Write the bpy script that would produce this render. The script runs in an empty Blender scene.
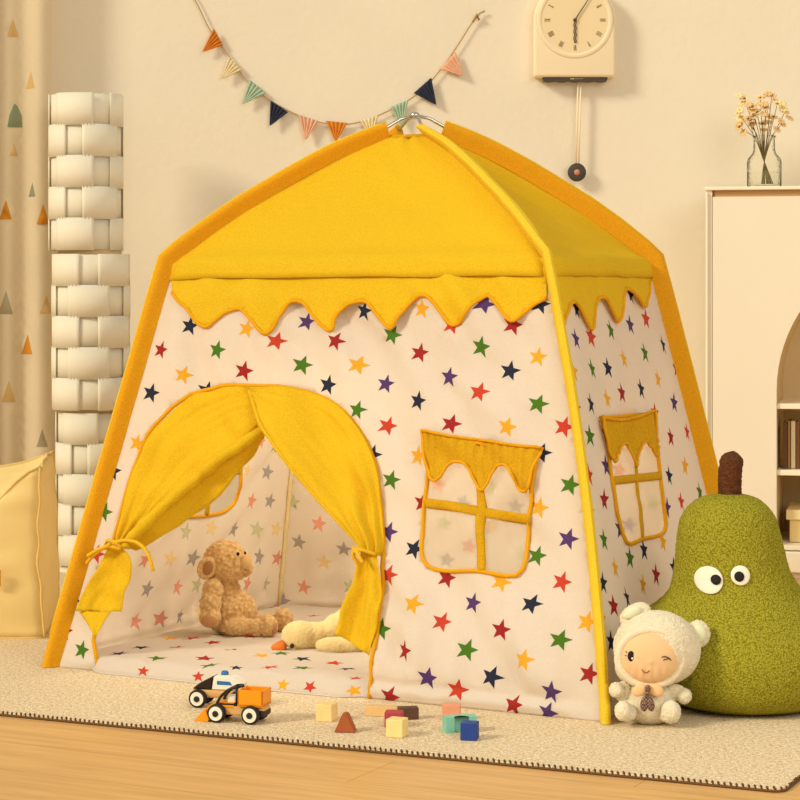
import bpy, bmesh, math, random
from mathutils import Vector, Matrix, noise
from mathutils.geometry import delaunay_2d_cdt
from mathutils.bvhtree import BVHTree
random.seed(7)
S = bpy.context.scene
COL = S.collection
PI = math.pi
V = Vector
F, HY, CH = 2200.0, 285.0, 0.87          # focal length in pixels, horizon row, camera height (m)
RZ = 0.008                               # top of the rug

def at(px, py, Y): return V(((px-400)/F*Y, Y, CH-(py-HY)/F*Y))
def ground(px, py, z=RZ):
    Y = F*(CH-z)/(py-HY); return V(((px-400)/F*Y, Y, z))
def proj(p): return (400+F*p[0]/p[1], HY-F*(p[2]-CH)/p[1])
def sm(a, b, x):
    t = max(0, min(1, (x-a)/(b-a))); return t*t*(3-2*t)
def nz(x, y, z=0): return noise.noise(V((x, y, z)))

# ------------------------------------------------------------------ materials
def lin(c):
    if isinstance(c, str):
        c = [int(c[i:i+2], 16)/255 for i in (0, 2, 4)]
    return tuple(((v/12.92) if v <= .04045 else ((v+.055)/1.055)**2.4) for v in c)+(1,)
def mat(name, col, rough=.8, noise_s=None, amt=.12, bump=None, bstr=.2, bdist=.002, trans=0, sheen=0, spec=.3, metal=0, vor=False, alpha=1, coord='Object'):
    m = bpy.data.materials.new(name); m.use_nodes = True
    nt = m.node_tree; N = nt.nodes; L = nt.links; N.clear()
    out = N.new('ShaderNodeOutputMaterial'); b = N.new('ShaderNodeBsdfPrincipled')
    c = lin(col); b.inputs['Base Color'].default_value = c
    b.inputs['Roughness'].default_value = rough; b.inputs['Metallic'].default_value = metal
    b.inputs['Specular IOR Level'].default_value = spec
    if sheen: b.inputs['Sheen Weight'].default_value = sheen
    tc = N.new('ShaderNodeTexCoord'); colsock = None
    if noise_s:
        n = N.new('ShaderNodeTexNoise'); n.inputs['Scale'].default_value = noise_s; n.inputs['Detail'].default_value = 4
        L.new(tc.outputs[coord], n.inputs['Vector'])
        r = N.new('ShaderNodeValToRGB'); r.color_ramp.elements[0].position = .3; r.color_ramp.elements[1].position = .7
        r.color_ramp.elements[0].color = tuple(v*(1-amt) for v in c[:3])+(1,)
        r.color_ramp.elements[1].color = tuple(min(1, v*(1+amt)) for v in c[:3])+(1,)
        L.new(n.outputs['Fac'], r.inputs['Fac']); L.new(r.outputs['Color'], b.inputs['Base Color']); colsock = r.outputs['Color']
    if bump:
        if vor:
            n2 = N.new('ShaderNodeTexVoronoi'); ho = n2.outputs['Distance']
        else:
            n2 = N.new('ShaderNodeTexNoise'); n2.inputs['Detail'].default_value = 3; ho = n2.outputs['Fac']
        n2.inputs['Scale'].default_value = bump
        L.new(tc.outputs[coord], n2.inputs['Vector'])
        bp = N.new('ShaderNodeBump'); bp.inputs['Strength'].default_value = bstr; bp.inputs['Distance'].default_value = bdist
        if vor: bp.invert = True
        L.new(ho, bp.inputs['Height']); L.new(bp.outputs['Normal'], b.inputs['Normal'])
    sh = b.outputs['BSDF']
    if trans:
        t = N.new('ShaderNodeBsdfTranslucent'); t.inputs['Color'].default_value = c
        if colsock: L.new(colsock, t.inputs['Color'])
        mx = N.new('ShaderNodeMixShader'); mx.inputs['Fac'].default_value = trans
        L.new(sh, mx.inputs[1]); L.new(t.outputs[0], mx.inputs[2]); sh = mx.outputs[0]
    if alpha < 1:
        t = N.new('ShaderNodeBsdfTransparent')
        mx = N.new('ShaderNodeMixShader'); mx.inputs['Fac'].default_value = alpha
        L.new(t.outputs[0], mx.inputs[1]); L.new(sh, mx.inputs[2]); sh = mx.outputs[0]
    L.new(sh, out.inputs['Surface'])
    return m

def fab(name, col, trans=.25, amt=.06, b=420): return mat(name, col, .9, 330, amt*1.6, b, .5, .0012, trans, spec=.15)
YEL = fab('yellow_canvas', 'EEC524', .22, .07)
YEL2 = fab('yellow_canvas_deep', 'DDAA1C', .2, .1)
SLV = fab('yellow_sleeve_shaded', 'E5A31B', .05, .08)  # sleeve cloth with its shade painted in as a deeper orange
SLF = fab('yellow_sleeve_lit', 'EEC936', .1, .06)  # same cloth in a painted lit tone: front-right sleeve, edge seams
PIPE = fab('mustard_piping', 'E6A516', .05)
CREAM = fab('cream_canvas', 'F1E7DA', .42, .02)
CREAMI = fab('cream_canvas_inner', 'FBF1E2', .42, .02)
SC = dict(R='CC4630', D='A42C2A', N='2C2F42', P='5A3D72', G='4F7A22', Y='EEAE2E')
SCI = dict(R='F5A98C', D='EA9C82', N='B5AAA2', P='BCAFB8', G='D3D0A0', Y='F8DA9C')
STAR_KEYS = 'RDNPGY'
STARM = [fab('star_print_'+k, SC[k], .15) for k in STAR_KEYS]
STARI = [fab('star_print_inner_'+k, SCI[k], .12) for k in STAR_KEYS]
PANEL_MATS = [CREAM]+STARM+[CREAMI]+STARI
NET = mat('window_netting', 'FBF0DA', .9, trans=.5, alpha=.38)
STEEL = mat('steel', 'C9C6BE', .3, metal=1)

# ------------------------------------------------------------------ object helpers
def link(name, me, mats, parent=None, smooth=True):
    o = bpy.data.objects.new(name, me); COL.objects.link(o)
    for m in (mats if isinstance(mats, (list, tuple)) else [mats]): me.materials.append(m)
    if smooth:
        for p in me.polygons: p.use_smooth = True
    if parent: o.parent = parent
    return o
def obj(name, bm, mats, parent=None, smooth=True, auto=None):
    bmesh.ops.recalc_face_normals(bm, faces=bm.faces)
    me = bpy.data.meshes.new(name); bm.to_mesh(me); bm.free()
    o = link(name, me, mats, parent, smooth)
    if auto: me.set_sharp_from_angle(angle=math.radians(auto))
    return o
def tag(o, label, cat, group=None, kind=None):
    o['label'] = label; o['category'] = cat
    if group: o['group'] = group
    if kind: o['kind'] = kind
    return o
def thing(name, label, cat, loc=(0, 0, 0), rz=0, group=None):
    o = bpy.data.objects.new(name, None); COL.objects.link(o); o.empty_display_size = .05
    o.location = loc; o.rotation_euler = (0, 0, rz)
    return tag(o, label, cat, group)
def struct(name, bm, m, smooth=False):
    o = obj(name, bm, m, None, smooth); o['kind'] = 'structure'; return o
def box(bm, c, s, rot=None, bev=0, seg=2):
    r = bmesh.ops.create_cube(bm, size=1); vs = r['verts']
    M = Matrix.Translation(c) @ (rot.to_4x4() if rot else Matrix()) @ Matrix.Diagonal((*s, 1))
    bmesh.ops.transform(bm, matrix=M, verts=vs)
    if bev:
        es = {e for v in vs for e in v.link_edges}
        bmesh.ops.bevel(bm, geom=list(es), offset=bev, segments=seg, affect='EDGES', profile=.5)
def ell(bm, c, s, rot=None, u=24, v=16):
    r = bmesh.ops.create_uvsphere(bm, u_segments=u, v_segments=v, radius=1)
    M = Matrix.Translation(c) @ (rot.to_4x4() if rot else Matrix()) @ Matrix.Diagonal((*s, 1))
    bmesh.ops.transform(bm, matrix=M, verts=r['verts'])
def tube(bm, pts, r, n=8, closed=False, cap=True):
    pts = [V(p) for p in pts]; k = len(pts); rr = r if isinstance(r, (list, tuple)) else [r]*k
    rings = []; up = None
    for i, p in enumerate(pts):
        a = pts[(i-1) % k] if (closed or i > 0) else p
        b = pts[(i+1) % k] if (closed or i < k-1) else p
        d = (b-a).normalized()
        if up is None:
            up = V((0, 0, 1)) if abs(d.z) < .9 else V((0, 1, 0))
        s = d.cross(up)
        if s.length < 1e-5: s = d.cross(V((1, .3, .2)))
        s.normalize(); up = s.cross(d).normalized()
        rings.append([bm.verts.new(p+(s*math.cos(2*PI*j/n)+up*math.sin(2*PI*j/n))*rr[i]) for j in range(n)])
    m = k if closed else k-1
    for i in range(m):
        A, B = rings[i], rings[(i+1) % k]
        for j in range(n):
            try: bm.faces.new((A[j], A[(j+1) % n], B[(j+1) % n], B[j]))
            except ValueError: pass
    if cap and not closed:
        bm.faces.new(rings[0][::-1]); bm.faces.new(rings[-1])
def lathe(bm, prof, n=32, c=(0, 0, 0), M=None):
    c = V(c); rings = []; vs = []
    for r, z in prof:
        ring = [bm.verts.new(V((max(r, 1e-5)*math.cos(2*PI*j/n), max(r, 1e-5)*math.sin(2*PI*j/n), z))) for j in range(n)]
        rings.append(ring); vs += ring
    for A, B in zip(rings, rings[1:]):
        for j in range(n): bm.faces.new((A[j], A[(j+1) % n], B[(j+1) % n], B[j]))
    if prof[0][0] > 1e-4: bm.faces.new(rings[0][::-1])
    if prof[-1][0] > 1e-4: bm.faces.new(rings[-1])
    if M: bmesh.ops.transform(bm, matrix=M, verts=vs)
    bmesh.ops.translate(bm, vec=c, verts=vs)
def grid(bm, fn, nu, nv, closed_u=False):
    R = [[bm.verts.new(fn(i/nu, j/nv)) for i in range(nu+(0 if closed_u else 1))] for j in range(nv+1)]
    w = nu
    for j in range(nv):
        for i in range(w):
            i2 = (i+1) % nu if closed_u else i+1
            bm.faces.new((R[j][i], R[j][i2], R[j+1][i2], R[j+1][i]))
    return R
def catmull(pts, n):
    pts = [V(p) for p in pts]; P = [pts[0]*2-pts[1]]+pts+[pts[-1]*2-pts[-2]]; out = []
    # evenly by arc length
    dense = []
    for i in range(1, len(P)-2):
        for k in range(16):
            t = k/16; a, b, c, d = P[i-1], P[i], P[i+1], P[i+2]
            dense.append(.5*((2*b)+(c-a)*t+(2*a-5*b+4*c-d)*t*t+(3*b-a-3*c+d)*t**3))
    dense.append(pts[-1]); L = [0]
    for a, b in zip(dense, dense[1:]): L.append(L[-1]+(b-a).length)
    j = 0
    for k in range(n+1):
        s = L[-1]*k/n
        while j < len(L)-2 and L[j+1] < s: j += 1
        f = (s-L[j])/max(1e-9, L[j+1]-L[j]); out.append(dense[j].lerp(dense[j+1], min(1, f)))
    return out
def solid(o, t, off=-1, mo=0, rim=0):
    m = o.modifiers.new('thickness', 'SOLIDIFY'); m.thickness = t; m.offset = off; m.material_offset = mo; m.material_offset_rim = rim
def inpoly(x, y, P):
    c = False; j = len(P)-1
    for i in range(len(P)):
        xi, yi = P[i][0], P[i][1]; xj, yj = P[j][0], P[j][1]
        if (yi > y) != (yj > y) and x < (xj-xi)*(y-yi)/(yj-yi)+xi: c = not c
        j = i
    return c
def star(x, y, r, rot=5, inner=.42):
    return [(x+(r if k % 2 == 0 else r*inner)*math.cos(math.radians(rot+36*k)), y+(r if k % 2 == 0 else r*inner)*math.sin(math.radians(rot+36*k))) for k in range(10)]
def cdt_mesh(name, outer, holes, marks, fn, mats, sp=.018, parent=None, rows=(), flat=False):
    """Flat pattern (outer outline, holes, coloured marks) triangulated and carried onto a surface by fn(x, y)."""
    vs, es = [], []
    def poly(P):
        b = len(vs); vs.extend(V((p[0], p[1])) for p in P); n = len(P)
        es.extend((b+i, b+(i+1) % n) for i in range(n))
    poly(outer)
    for h in holes: poly(h)
    for mk in marks: poly(mk[0])
    xs = [p[0] for p in outer]; ys = [p[1] for p in outer]
    nx = int((max(xs)-min(xs))/sp)+1; ny = int((max(ys)-min(ys))/sp)+1
    if not flat:
        for j in range(ny+1):
            for i in range(nx+1):
                x = min(xs)+(i+(.5 if j % 2 else 0))*sp+random.uniform(-.001, .001); y = min(ys)+j*sp+.3*sp
                if inpoly(x, y, outer) and not any(inpoly(x, y, h) for h in holes): vs.append(V((x, y)))
        for y in rows:
            for i in range(nx*2):
                x = min(xs)+i*sp/2
                if inpoly(x, y, outer): vs.append(V((x, y)))
    r = delaunay_2d_cdt(vs, es, [], 0, 1e-5)
    V2, faces = r[0], r[2]
    bm = bmesh.new(); bv = [bm.verts.new(fn(v.x, v.y)) for v in V2]
    boxes = [(min(p[0] for p in m[0]), max(p[0] for p in m[0]), min(p[1] for p in m[0]), max(p[1] for p in m[0])) for m in marks]
    for f in faces:
        cx = sum(V2[i].x for i in f)/3; cy = sum(V2[i].y for i in f)/3
        if not inpoly(cx, cy, outer) or any(inpoly(cx, cy, h) for h in holes): continue
        mi = 0
        for (mk, bb) in zip(marks, boxes):
            if bb[0] < cx < bb[1] and bb[2] < cy < bb[3] and inpoly(cx, cy, mk[0]): mi = mk[1]; break
        try: ff = bm.faces.new([bv[i] for i in f]); ff.material_index = mi
        except ValueError: pass
    bmesh.ops.delete(bm, geom=[v for v in bm.verts if not v.link_faces], context='VERTS')
    me = bpy.data.meshes.new(name); bm.normal_update(); bm.to_mesh(me); bm.free()
    return link(name, me, mats, parent)
def blob(name, prims, vox, mats, parent=None, sm_it=4, fur=0, fscale=60, loc=None, extra=None, curl=False):
    """union of ellipsoids melted into one continuous skin, then a real fleece relief"""
    bm = bmesh.new()
    for p in prims:
        ell(bm, p[0], p[1], p[2] if len(p) > 2 else None)
    me = bpy.data.meshes.new(name); bm.to_mesh(me); bm.free()
    o = bpy.data.objects.new(name, me); COL.objects.link(o)
    m = o.modifiers.new('r', 'REMESH'); m.mode = 'VOXEL'; m.voxel_size = vox
    s = o.modifiers.new('s', 'SMOOTH'); s.iterations = sm_it; s.factor = .6
    dg = bpy.context.evaluated_depsgraph_get(); me2 = bpy.data.meshes.new_from_object(o.evaluated_get(dg))
    bpy.data.objects.remove(o); me2.name = name
    if fur:
        nn = [v.normal.copy() for v in me2.vertices]
        for v, n in zip(me2.vertices, nn):
            p = v.co
            if curl:
                d = noise.voronoi(p*fscale)[0]; h = 1-min(1, d[0]*1.6)
                h += .3*noise.noise(p*fscale*2.1)
            else:
                h = noise.noise(p*fscale)+.6*noise.noise(p*fscale*2.3)
            v.co = p+n*fur*h
    return link(name, me2, mats, parent)

# ------------------------------------------------------------------ the setting
WY = 7.0
bm = bmesh.new(); box(bm, (0, 4.0, -.05), (12, 14, .1))
FLOOR = bpy.data.materials.new('honey_wood_planks'); FLOOR.use_nodes = True
nt = FLOOR.node_tree; N = nt.nodes; L = nt.links; b = N['Principled BSDF']
tc = N.new('ShaderNodeTexCoord'); mp = N.new('ShaderNodeMapping'); mp.inputs['Rotation'].default_value = (0, 0, math.radians(27)); mp.inputs['Location'].default_value = (.12, .03, 0)
L.new(tc.outputs['Object'], mp.inputs['Vector'])
br = N.new('ShaderNodeTexBrick'); br.inputs['Scale'].default_value = 1; br.inputs['Brick Width'].default_value = 1.25; br.inputs['Row Height'].default_value = .19
br.inputs['Mortar Size'].default_value = .0012; br.inputs['Mortar Smooth'].default_value = .6; br.offset = .37
br.inputs['Color1'].default_value = lin('E0B478'); br.inputs['Color2'].default_value = lin('D9AC6E'); br.inputs['Mortar'].default_value = lin('A87A44')
L.new(mp.outputs[0], br.inputs['Vector'])
m2 = N.new('ShaderNodeMapping'); m2.inputs['Scale'].default_value = (2.2, 26, 1); L.new(mp.outputs[0], m2.inputs['Vector'])
ns = N.new('ShaderNodeTexNoise'); ns.inputs['Scale'].default_value = 1.6; ns.inputs['Detail'].default_value = 6; ns.inputs['Distortion'].default_value = .6; L.new(m2.outputs[0], ns.inputs['Vector'])
rp = N.new('ShaderNodeValToRGB'); rp.color_ramp.elements[0].position = .35; rp.color_ramp.elements[0].color = (.86, .8, .72, 1); rp.color_ramp.elements[1].position = .65; rp.color_ramp.elements[1].color = (1.08, 1.06, 1.02, 1)
L.new(ns.outputs['Fac'], rp.inputs['Fac'])
mx = N.new('ShaderNodeMix'); mx.data_type = 'RGBA'; mx.blend_type = 'MULTIPLY'; mx.inputs[0].default_value = .8
L.new(br.outputs['Color'], mx.inputs[6]); L.new(rp.outputs['Color'], mx.inputs[7]); L.new(mx.outputs[2], b.inputs['Base Color'])
b.inputs['Roughness'].default_value = .42; b.inputs['Specular IOR Level'].default_value = .35
struct('floor', bm, FLOOR)
WALL = mat('plaster_wall', 'ECE1CB', .9, 3, .02, 38, .35, .004)
bm = bmesh.new(); box(bm, (0, WY+.05, 1.6), (12, .1, 3.2)); struct('wall_back', bm, WALL)
bm = bmesh.new(); box(bm, (0, WY-.008, .045), (12, .016, .09), bev=.004); struct('baseboard_back', bm, mat('baseboard_white', 'EFE3CB', .5))

# ------------------------------------------------------------------ rug
def rug():
    t = thing('woven_rug', 'large beige woven rug with a dark stitched edge under the tent', 'rug')
    a = ground(0, 712); c = ground(783, 789); u = (a-c).normalized(); w = V((u.y, -u.x, 0)).normalized()
    if w.y < 0: w = -w
    W, D, R = 2.9, 1.95, .022
    def loc(x, y): p = c+u*x+w*y; return V((p.x, p.y, 0))
    out = []
    for (cx, cy, a0) in ((R, R, 180), (W-R, R, 270), (W-R, D-R, 0), (R, D-R, 90)):
        for k in range(9):
            an = math.radians(a0+k*90/8); out.append((cx+R*math.cos(an), cy+R*math.sin(an)))
    RUG = bpy.data.materials.new('beige_loop_pile'); RUG.use_nodes = True
    nt = RUG.node_tree; N = nt.nodes; L = nt.links; b = N['Principled BSDF']; b.inputs['Roughness'].default_value = 1; b.inputs['Specular IOR Level'].default_value = .1
    tc = N.new('ShaderNodeTexCoord'); vo = N.new('ShaderNodeTexVoronoi'); vo.inputs['Scale'].default_value = 330; L.new(tc.outputs['Object'], vo.inputs['Vector'])
    no = N.new('ShaderNodeTexNoise'); no.inputs['Scale'].default_value = 130; no.inputs['Detail'].default_value = 5; L.new(tc.outputs['Object'], no.inputs['Vector'])
    ad = N.new('ShaderNodeMath'); ad.operation = 'SUBTRACT'; L.new(no.outputs['Fac'], ad.inputs[0]); 
    ml = N.new('ShaderNodeMath'); ml.operation = 'MULTIPLY'; ml.inputs[1].default_value = .55; L.new(vo.outputs['Distance'], ml.inputs[0]); L.new(ml.outputs[0], ad.inputs[1])
    rp = N.new('ShaderNodeValToRGB'); rp.color_ramp.elements[0].position = .02; rp.color_ramp.elements[0].color = lin('CDB183'); rp.color_ramp.elements[1].position = .42; rp.color_ramp.elements[1].color = lin('FBEACB')
    L.new(ad.outputs[0], rp.inputs['Fac']); L.new(rp.outputs['Color'], b.inputs['Base Color'])
    bp = N.new('ShaderNodeBump'); bp.inputs['Strength'].default_value = .7; bp.inputs['Distance'].default_value = .004; L.new(ad.outputs[0], bp.inputs['Height']); L.new(bp.outputs['Normal'], b.inputs['Normal'])
    bm = bmesh.new(); top = [bm.verts.new(loc(x, y)+V((0, 0, RZ))) for x, y in out]; bot = [bm.verts.new(loc(x, y)+V((0, 0, .0005))) for x, y in out]
    bm.faces.new(top); bm.faces.new(bot[::-1]); n = len(top)
    for i in range(n): bm.faces.new((top[i], bot[i], bot[(i+1) % n], top[(i+1) % n]))
    obj('pile', bm, RUG, t, False)
    # blanket-stitched edge: one continuous cord whose thickness and colour alternate stitch by stitch
    pts = []; P = [loc(x, y) for x, y in out]; P.append(P[0])
    for p, q in zip(P, P[1:]):
        k = max(1, int((q-p).length/.0036)); pts += [p.lerp(q, j/k) for j in range(k)]
    EB = mat('edge_backing', '6A4A2A', .9); ES = mat('edge_stitch', '5E4226', .9)
    bm = bmesh.new(); tube(bm, [p+V((0, 0, .0028)) for p in pts[::2]], .0026, 6, True); obj('edge_backing', bm, EB, t)
    bm = bmesh.new()
    for i in range(0, len(pts)-3, 3):
        a_, b_ = pts[i], pts[i+1]; j = random.uniform(-.001, .001)
        tube(bm, [a_+V((0, 0, .0045+j)), a_.lerp(b_, .5)+V((0, 0, .0082+j)), b_+V((0, 0, .0095+j))+(w*.003)], [.0016, .0025, .0018], 5)
    obj('edge_stitching', bm, ES, t)['kind'] = 'stuff'
rug()

# ------------------------------------------------------------------ tent
G = dict(FL=ground(57, 667), FR=ground(603, 722), BL=ground(277, 614))
G['BR'] = V((.83, 5.34, RZ))
TC = V((.0352, 5.1885, 0))
K = dict(FL=at(173, 263, 5.07), FR=at(545, 258, 4.676), BR=at(648, 262, 5.307), BL=at(309, 266, 5.70))
PROF = [(.0, 1.235), (.075, 1.219), (.2, 1.180), (.308, 1.135), (.4, 1.092), (.515, 1.037), (.6, .988), (.7, .925)]
def prof(r):
    for (a, za), (b_, zb) in zip(PROF, PROF[1:]):
        if r <= b_: return za+(zb-za)*(r-a)/(b_-a)
    return PROF[-1][1]
def zsmooth(r): return sum(prof(max(0, min(.7, r+d*.04))) for d in (-1, -.5, 0, .5, 1))/5 if r < .64 else prof(r)
def arc(key, v, bul=0):
    """point on a corner seam above the knee: v 0 at the knee, 1 at the crown opening"""
    if v < 0: return K[key].lerp(G[key], -v*.5)
    r = .7-(.7-.075)*v; k = K[key]; f = r/.7
    return V((TC.x+(k.x-TC.x)*f, TC.y+(k.y-TC.y)*f, zsmooth(r)+(k.z-.925)*f))
BOW = dict(FR=V((.017, -.004, 0)), FL=V((0, 0, 0)), BR=V((.004, 0, 0)), BL=V((0, 0, 0)))
def bow(k, t): return BOW[k]*math.sin(PI*max(0, min(1, t)))
class Panel:
    def __init__(s, a, b, seed):
        s.A, s.B, s.C, s.D = G[a], G[b], K[a], K[b]
        s.n = (s.B-s.A).cross(s.C-s.A).normalized()
        s.W = (s.B-s.A).length; s.Wt = (s.D-s.C).length; s.h = ((s.C+s.D)/2-(s.A+s.B)/2).length; s.seed = seed; s.ka, s.kb = a, b
    def base(s, u, t): return s.A.lerp(s.B, u).lerp(s.C.lerp(s.D, u), t)+bow(s.ka, t)*(1-u)+bow(s.kb, t)*u
    def disp(s, u, t):
        x, y = (u-.5)*s.W, t*s.h
        e = min(1, max(0, min(u, 1-u))*9)*min(1, max(0, t)*14)*(1 if t < .9 else max(0, (1.02-t)/.12))
        e = e*e*(3-2*e)
        d = .010+.025*nz(x*2.2, y*1.5, s.seed+.3)+.024*nz(x*7+y*4, y*3, s.seed+5.4)+.012*nz((x+y)*16, y*5, s.seed+9.5)+.011*nz(x*6, y*20+x*8, s.seed+2.4)
        d += .034*max(0, 1-y/.34)*nz(x*19, y*3, s.seed+3.5)
        hem = .012*math.exp(-((y-.016)/.011)**2)-.003*math.exp(-((y-.037)/.005)**2)
        if s.ka == 'FR': d *= .3
        return e*d+hem*min(1, max(0, min(u, 1-u))*12)
    def q2u(s, x, y): t = y/s.h; return x/(s.W+(s.Wt-s.W)*t)+.5, t
    def P(s, x, y, off=0): u, t = s.q2u(x, y); return s.base(u, t)+s.n*(s.disp(u, t)+off)
    def inv(s, px, py, off=0):
        u, t = .5, .5
        u0, t0 = s._inv(px, py, V((0, 0, 0)))
        for _ in range(3): u0, t0 = s._inv(px, py, s.n*(s.disp(u0, t0)+off), u0, t0)
        return (u0-.5)*(s.W+(s.Wt-s.W)*t0), t0*s.h
    def _inv(s, px, py, o, u=.5, t=.5):
        for _ in range(30):
            p0 = proj(s.base(u, t)+o); a = proj(s.base(u+1e-4, t)+o); c = proj(s.base(u, t+1e-4)+o)
            J = ((a[0]-p0[0])/1e-4, (c[0]-p0[0])/1e-4, (a[1]-p0[1])/1e-4, (c[1]-p0[1])/1e-4)
            det = J[0]*J[3]-J[1]*J[2]; ex, ey = px-p0[0], py-p0[1]
            u += max(-.3, min(.3, (J[3]*ex-J[1]*ey)/det)); t += max(-.3, min(.3, (-J[2]*ex+J[0]*ey)/det))
        return u, t
    def outline(s, top=1.0): return [(-s.W/2, 0), (s.W/2, 0), (s.Wt/2, s.h*top), (-s.Wt/2, s.h*top)]
PF, PR, PB, PL = Panel('FL', 'FR', 1), Panel('FR', 'BR', 20), Panel('BR', 'BL', 40), Panel('BL', 'FL', 60)
tent = thing('play_tent', 'yellow roofed cream play tent printed with coloured stars, standing on the rug', 'tent', (TC.x, TC.y, RZ))
INVT = Matrix.Translation(-V((TC.x, TC.y, RZ)))
def tp(o, parent=tent):
    """geometry was written in world space: bring it into its parent's space"""
    o.parent = parent; o.matrix_parent_inverse = Matrix.Identity(4)
    off = V((0, 0, 0)); q = parent
    while q: off += q.location; q = q.parent
    o.data.transform(Matrix.Translation(-off)); return o

def parse(txt):
    out = []
    for tk in txt.split():
        k = tk[0]; x, y = tk[1:].split(','); out.append((k, float(x), float(y)))
    return out
FRONT = parse("N190,326 D161,350 G217,350 Y183,375 N151,393 Y247,329 R276,341 D244,371 P307,322 D335,341 G302,365 N328,385 N207,391 N364,311 Y422,309 P484,304 N540,304 G392,335 R452,325 D513,325 D420,353 G481,347 Y538,357 Y358,365 P386,384 P449,377 N510,371 G357,410 N418,401 R479,392 R388,426 D451,424 Y507,427 G538,404 R564,427 Y418,456 N541,453 G391,480 G570,485 D422,503 Y539,508 P388,532 N414,549 P568,539 G537,556 R388,575 D447,578 Y501,582 R562,582 Y412,604 P473,603 N531,604 Y587,622 R442,622 D501,630 G560,640 G381,629 D405,651 G467,650 Y523,660 P428,678 N491,677 D589,674 P551,692 R458,690 G449,701 D390,697 D513,705 P548,713 Y137,443 N113,471 G104,512 R96,554 G82,650 D65,631 N83,605 R120,420 N372,455")
RIGHT = parse("N576,309 N630,295 P576,339 R591,337 G611,330 P630,325 R646,319 Y573,371 G592,369 N608,368 Y624,359 G645,353 N663,345 D676,369 D576,408 N591,404 Y607,399 D622,393 N641,389 Y658,379 P674,403 R655,413 D671,437 R687,432 G590,436 R605,434 N669,476 Y685,466 R589,475 P606,466 G700,492 R681,502 P667,508 D604,500 P620,529 G604,540 Y663,542 N644,550 G630,558 Y615,568 D656,575 N674,568 Y643,585 N603,583 N627,598 D614,606 Y590,512 N611,642 Y602,620 R690,540 G700,560 D640,640 G660,610 P650,680 R622,665 Y670,650")
LEFTI = parse("R261,441 Y247,471 N266,472 R251,501 N269,501 G186,532 Y211,528 N233,529 G254,529 Y276,529 R145,560 Y170,559 N192,558 N259,557 D277,558 N147,589 R176,587 G197,585 R247,584 G265,584 R134,621 D157,618 N179,616 R273,610 G222,556 Y215,588 N232,586 Y200,614 G225,613 Y248,612 R290,440 Y280,415 G262,410 N275,445 R240,410 Y225,440")
BACKI = parse("G293,502 R319,524 N299,542 N344,549 Y324,562 R304,587 G350,587 P283,601 R438,485 N464,503 N516,506 G443,523 Y492,527 R469,546 G520,553 N447,560 G491,487 G653,503 P629,525 Y310,480 N335,500 R360,520 G375,545 Y390,570 N330,460 G360,450 R400,500 Y410,530 P400,590 R430,590 G470,590 Y500,580 N540,590 D580,580 G600,560 Y570,540 R560,510 N590,490 Y540,470 G570,450 R620,470 N610,440 Y300,440")
def stars_of(P, lst, rscale=1, rot=5, mir=False):
    out = []
    for k, px, py in lst:
        x, y = P.inv(px, py); r = .0232*rscale*random.uniform(.97, 1.05)
        ro = random.uniform(-4, 4)+(rot if not mir else 180-rot)
        if any((x-o[2])**2+(y-o[3])**2 < (2*r*.85)**2 for o in out): continue
        out.append((star(x, y, r, ro), 1+STAR_KEYS.index(k), x, y))
    return out
def px_poly(P, pts, n=None, off=0):
    q = [V((*P.inv(a, b_, off), 0)) for a, b_ in pts]
    if n: q = catmull(q, n)
    return [(p.x, p.y) for p in q]
def rows3(): return (.004, .010, .016, .022, .028, .032, .037, .042, .048)

ARCH = [(97, 667), (94, 640), (101, 600), (112, 550), (124, 503), (140, 455), (160, 420), (183, 400), (213, 389), (250, 386), (290, 388), (322, 397), (345, 412), (364, 437), (377, 470), (382, 510), (383, 560), (379, 620), (368, 691)]
archq = px_poly(PF, ARCH, 60); archq[0] = (archq[0][0], 0); archq[-1] = (archq[-1][0], 0)
WINF = [(427, 436), (428, 480), (424, 520), (422, 548), (427, 565), (445, 571), (478, 571), (500, 575), (516, 576), (526, 563), (529, 535), (532, 495), (538, 452)]
winf = px_poly(PF, WINF, 40)
WINR = [(603, 418), (608, 455), (613, 492), (619, 525), (624, 541), (630, 544), (642, 539), (656, 536), (664, 530), (664, 515), (660, 485), (655, 450), (651, 414)]
winr = px_poly(PR, WINR, 40)
WINL = [(243, 420), (240, 480), (235, 500), (222, 512), (200, 516), (182, 517), (172, 510), (170, 495), (178, 440), (185, 415)]
winl = px_poly(PL, WINL, 40)
frame = PF.outline()
outer = [frame[0]]+archq+[frame[1], frame[2], frame[3]]
# densify straight outline edges so that they follow the cloth
def dens(P, m=.03):
    out = []
    for a, b_ in zip(P, P[1:]+P[:1]):
        d = math.hypot(b_[0]-a[0], b_[1]-a[1]); k = max(1, int(d/m))
        out += [(a[0]+(b_[0]-a[0])*j/k, a[1]+(b_[1]-a[1])*j/k) for j in range(k)]
    return out
def wall_panel(P, out, holes, stars, lab):
    o = cdt_mesh('wall_panel', dens(out), holes, [(s_[0], s_[1]) for s_ in stars], lambda x, y: P.P(x, y), PANEL_MATS, .02, None, rows3())
    solid(o, .0015, -1, 7, 0); tp(o); o['label'] = lab; return o
wall_panel(PF, outer, [winf], stars_of(PF, FRONT), 'front wall panel with arched doorway and window')
wall_panel(PR, PR.outline(), [winr], stars_of(PR, RIGHT, 1.12), 'side wall panel with a small window')
wall_panel(PB, PB.outline(), [], stars_of(PB, BACKI, 1, 5, True), 'rear wall panel seen from inside')
wall_panel(PL, PL.outline(), [winl], stars_of(PL, LEFTI, 1, 5, True), 'side wall panel seen from inside through the doorway')

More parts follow.
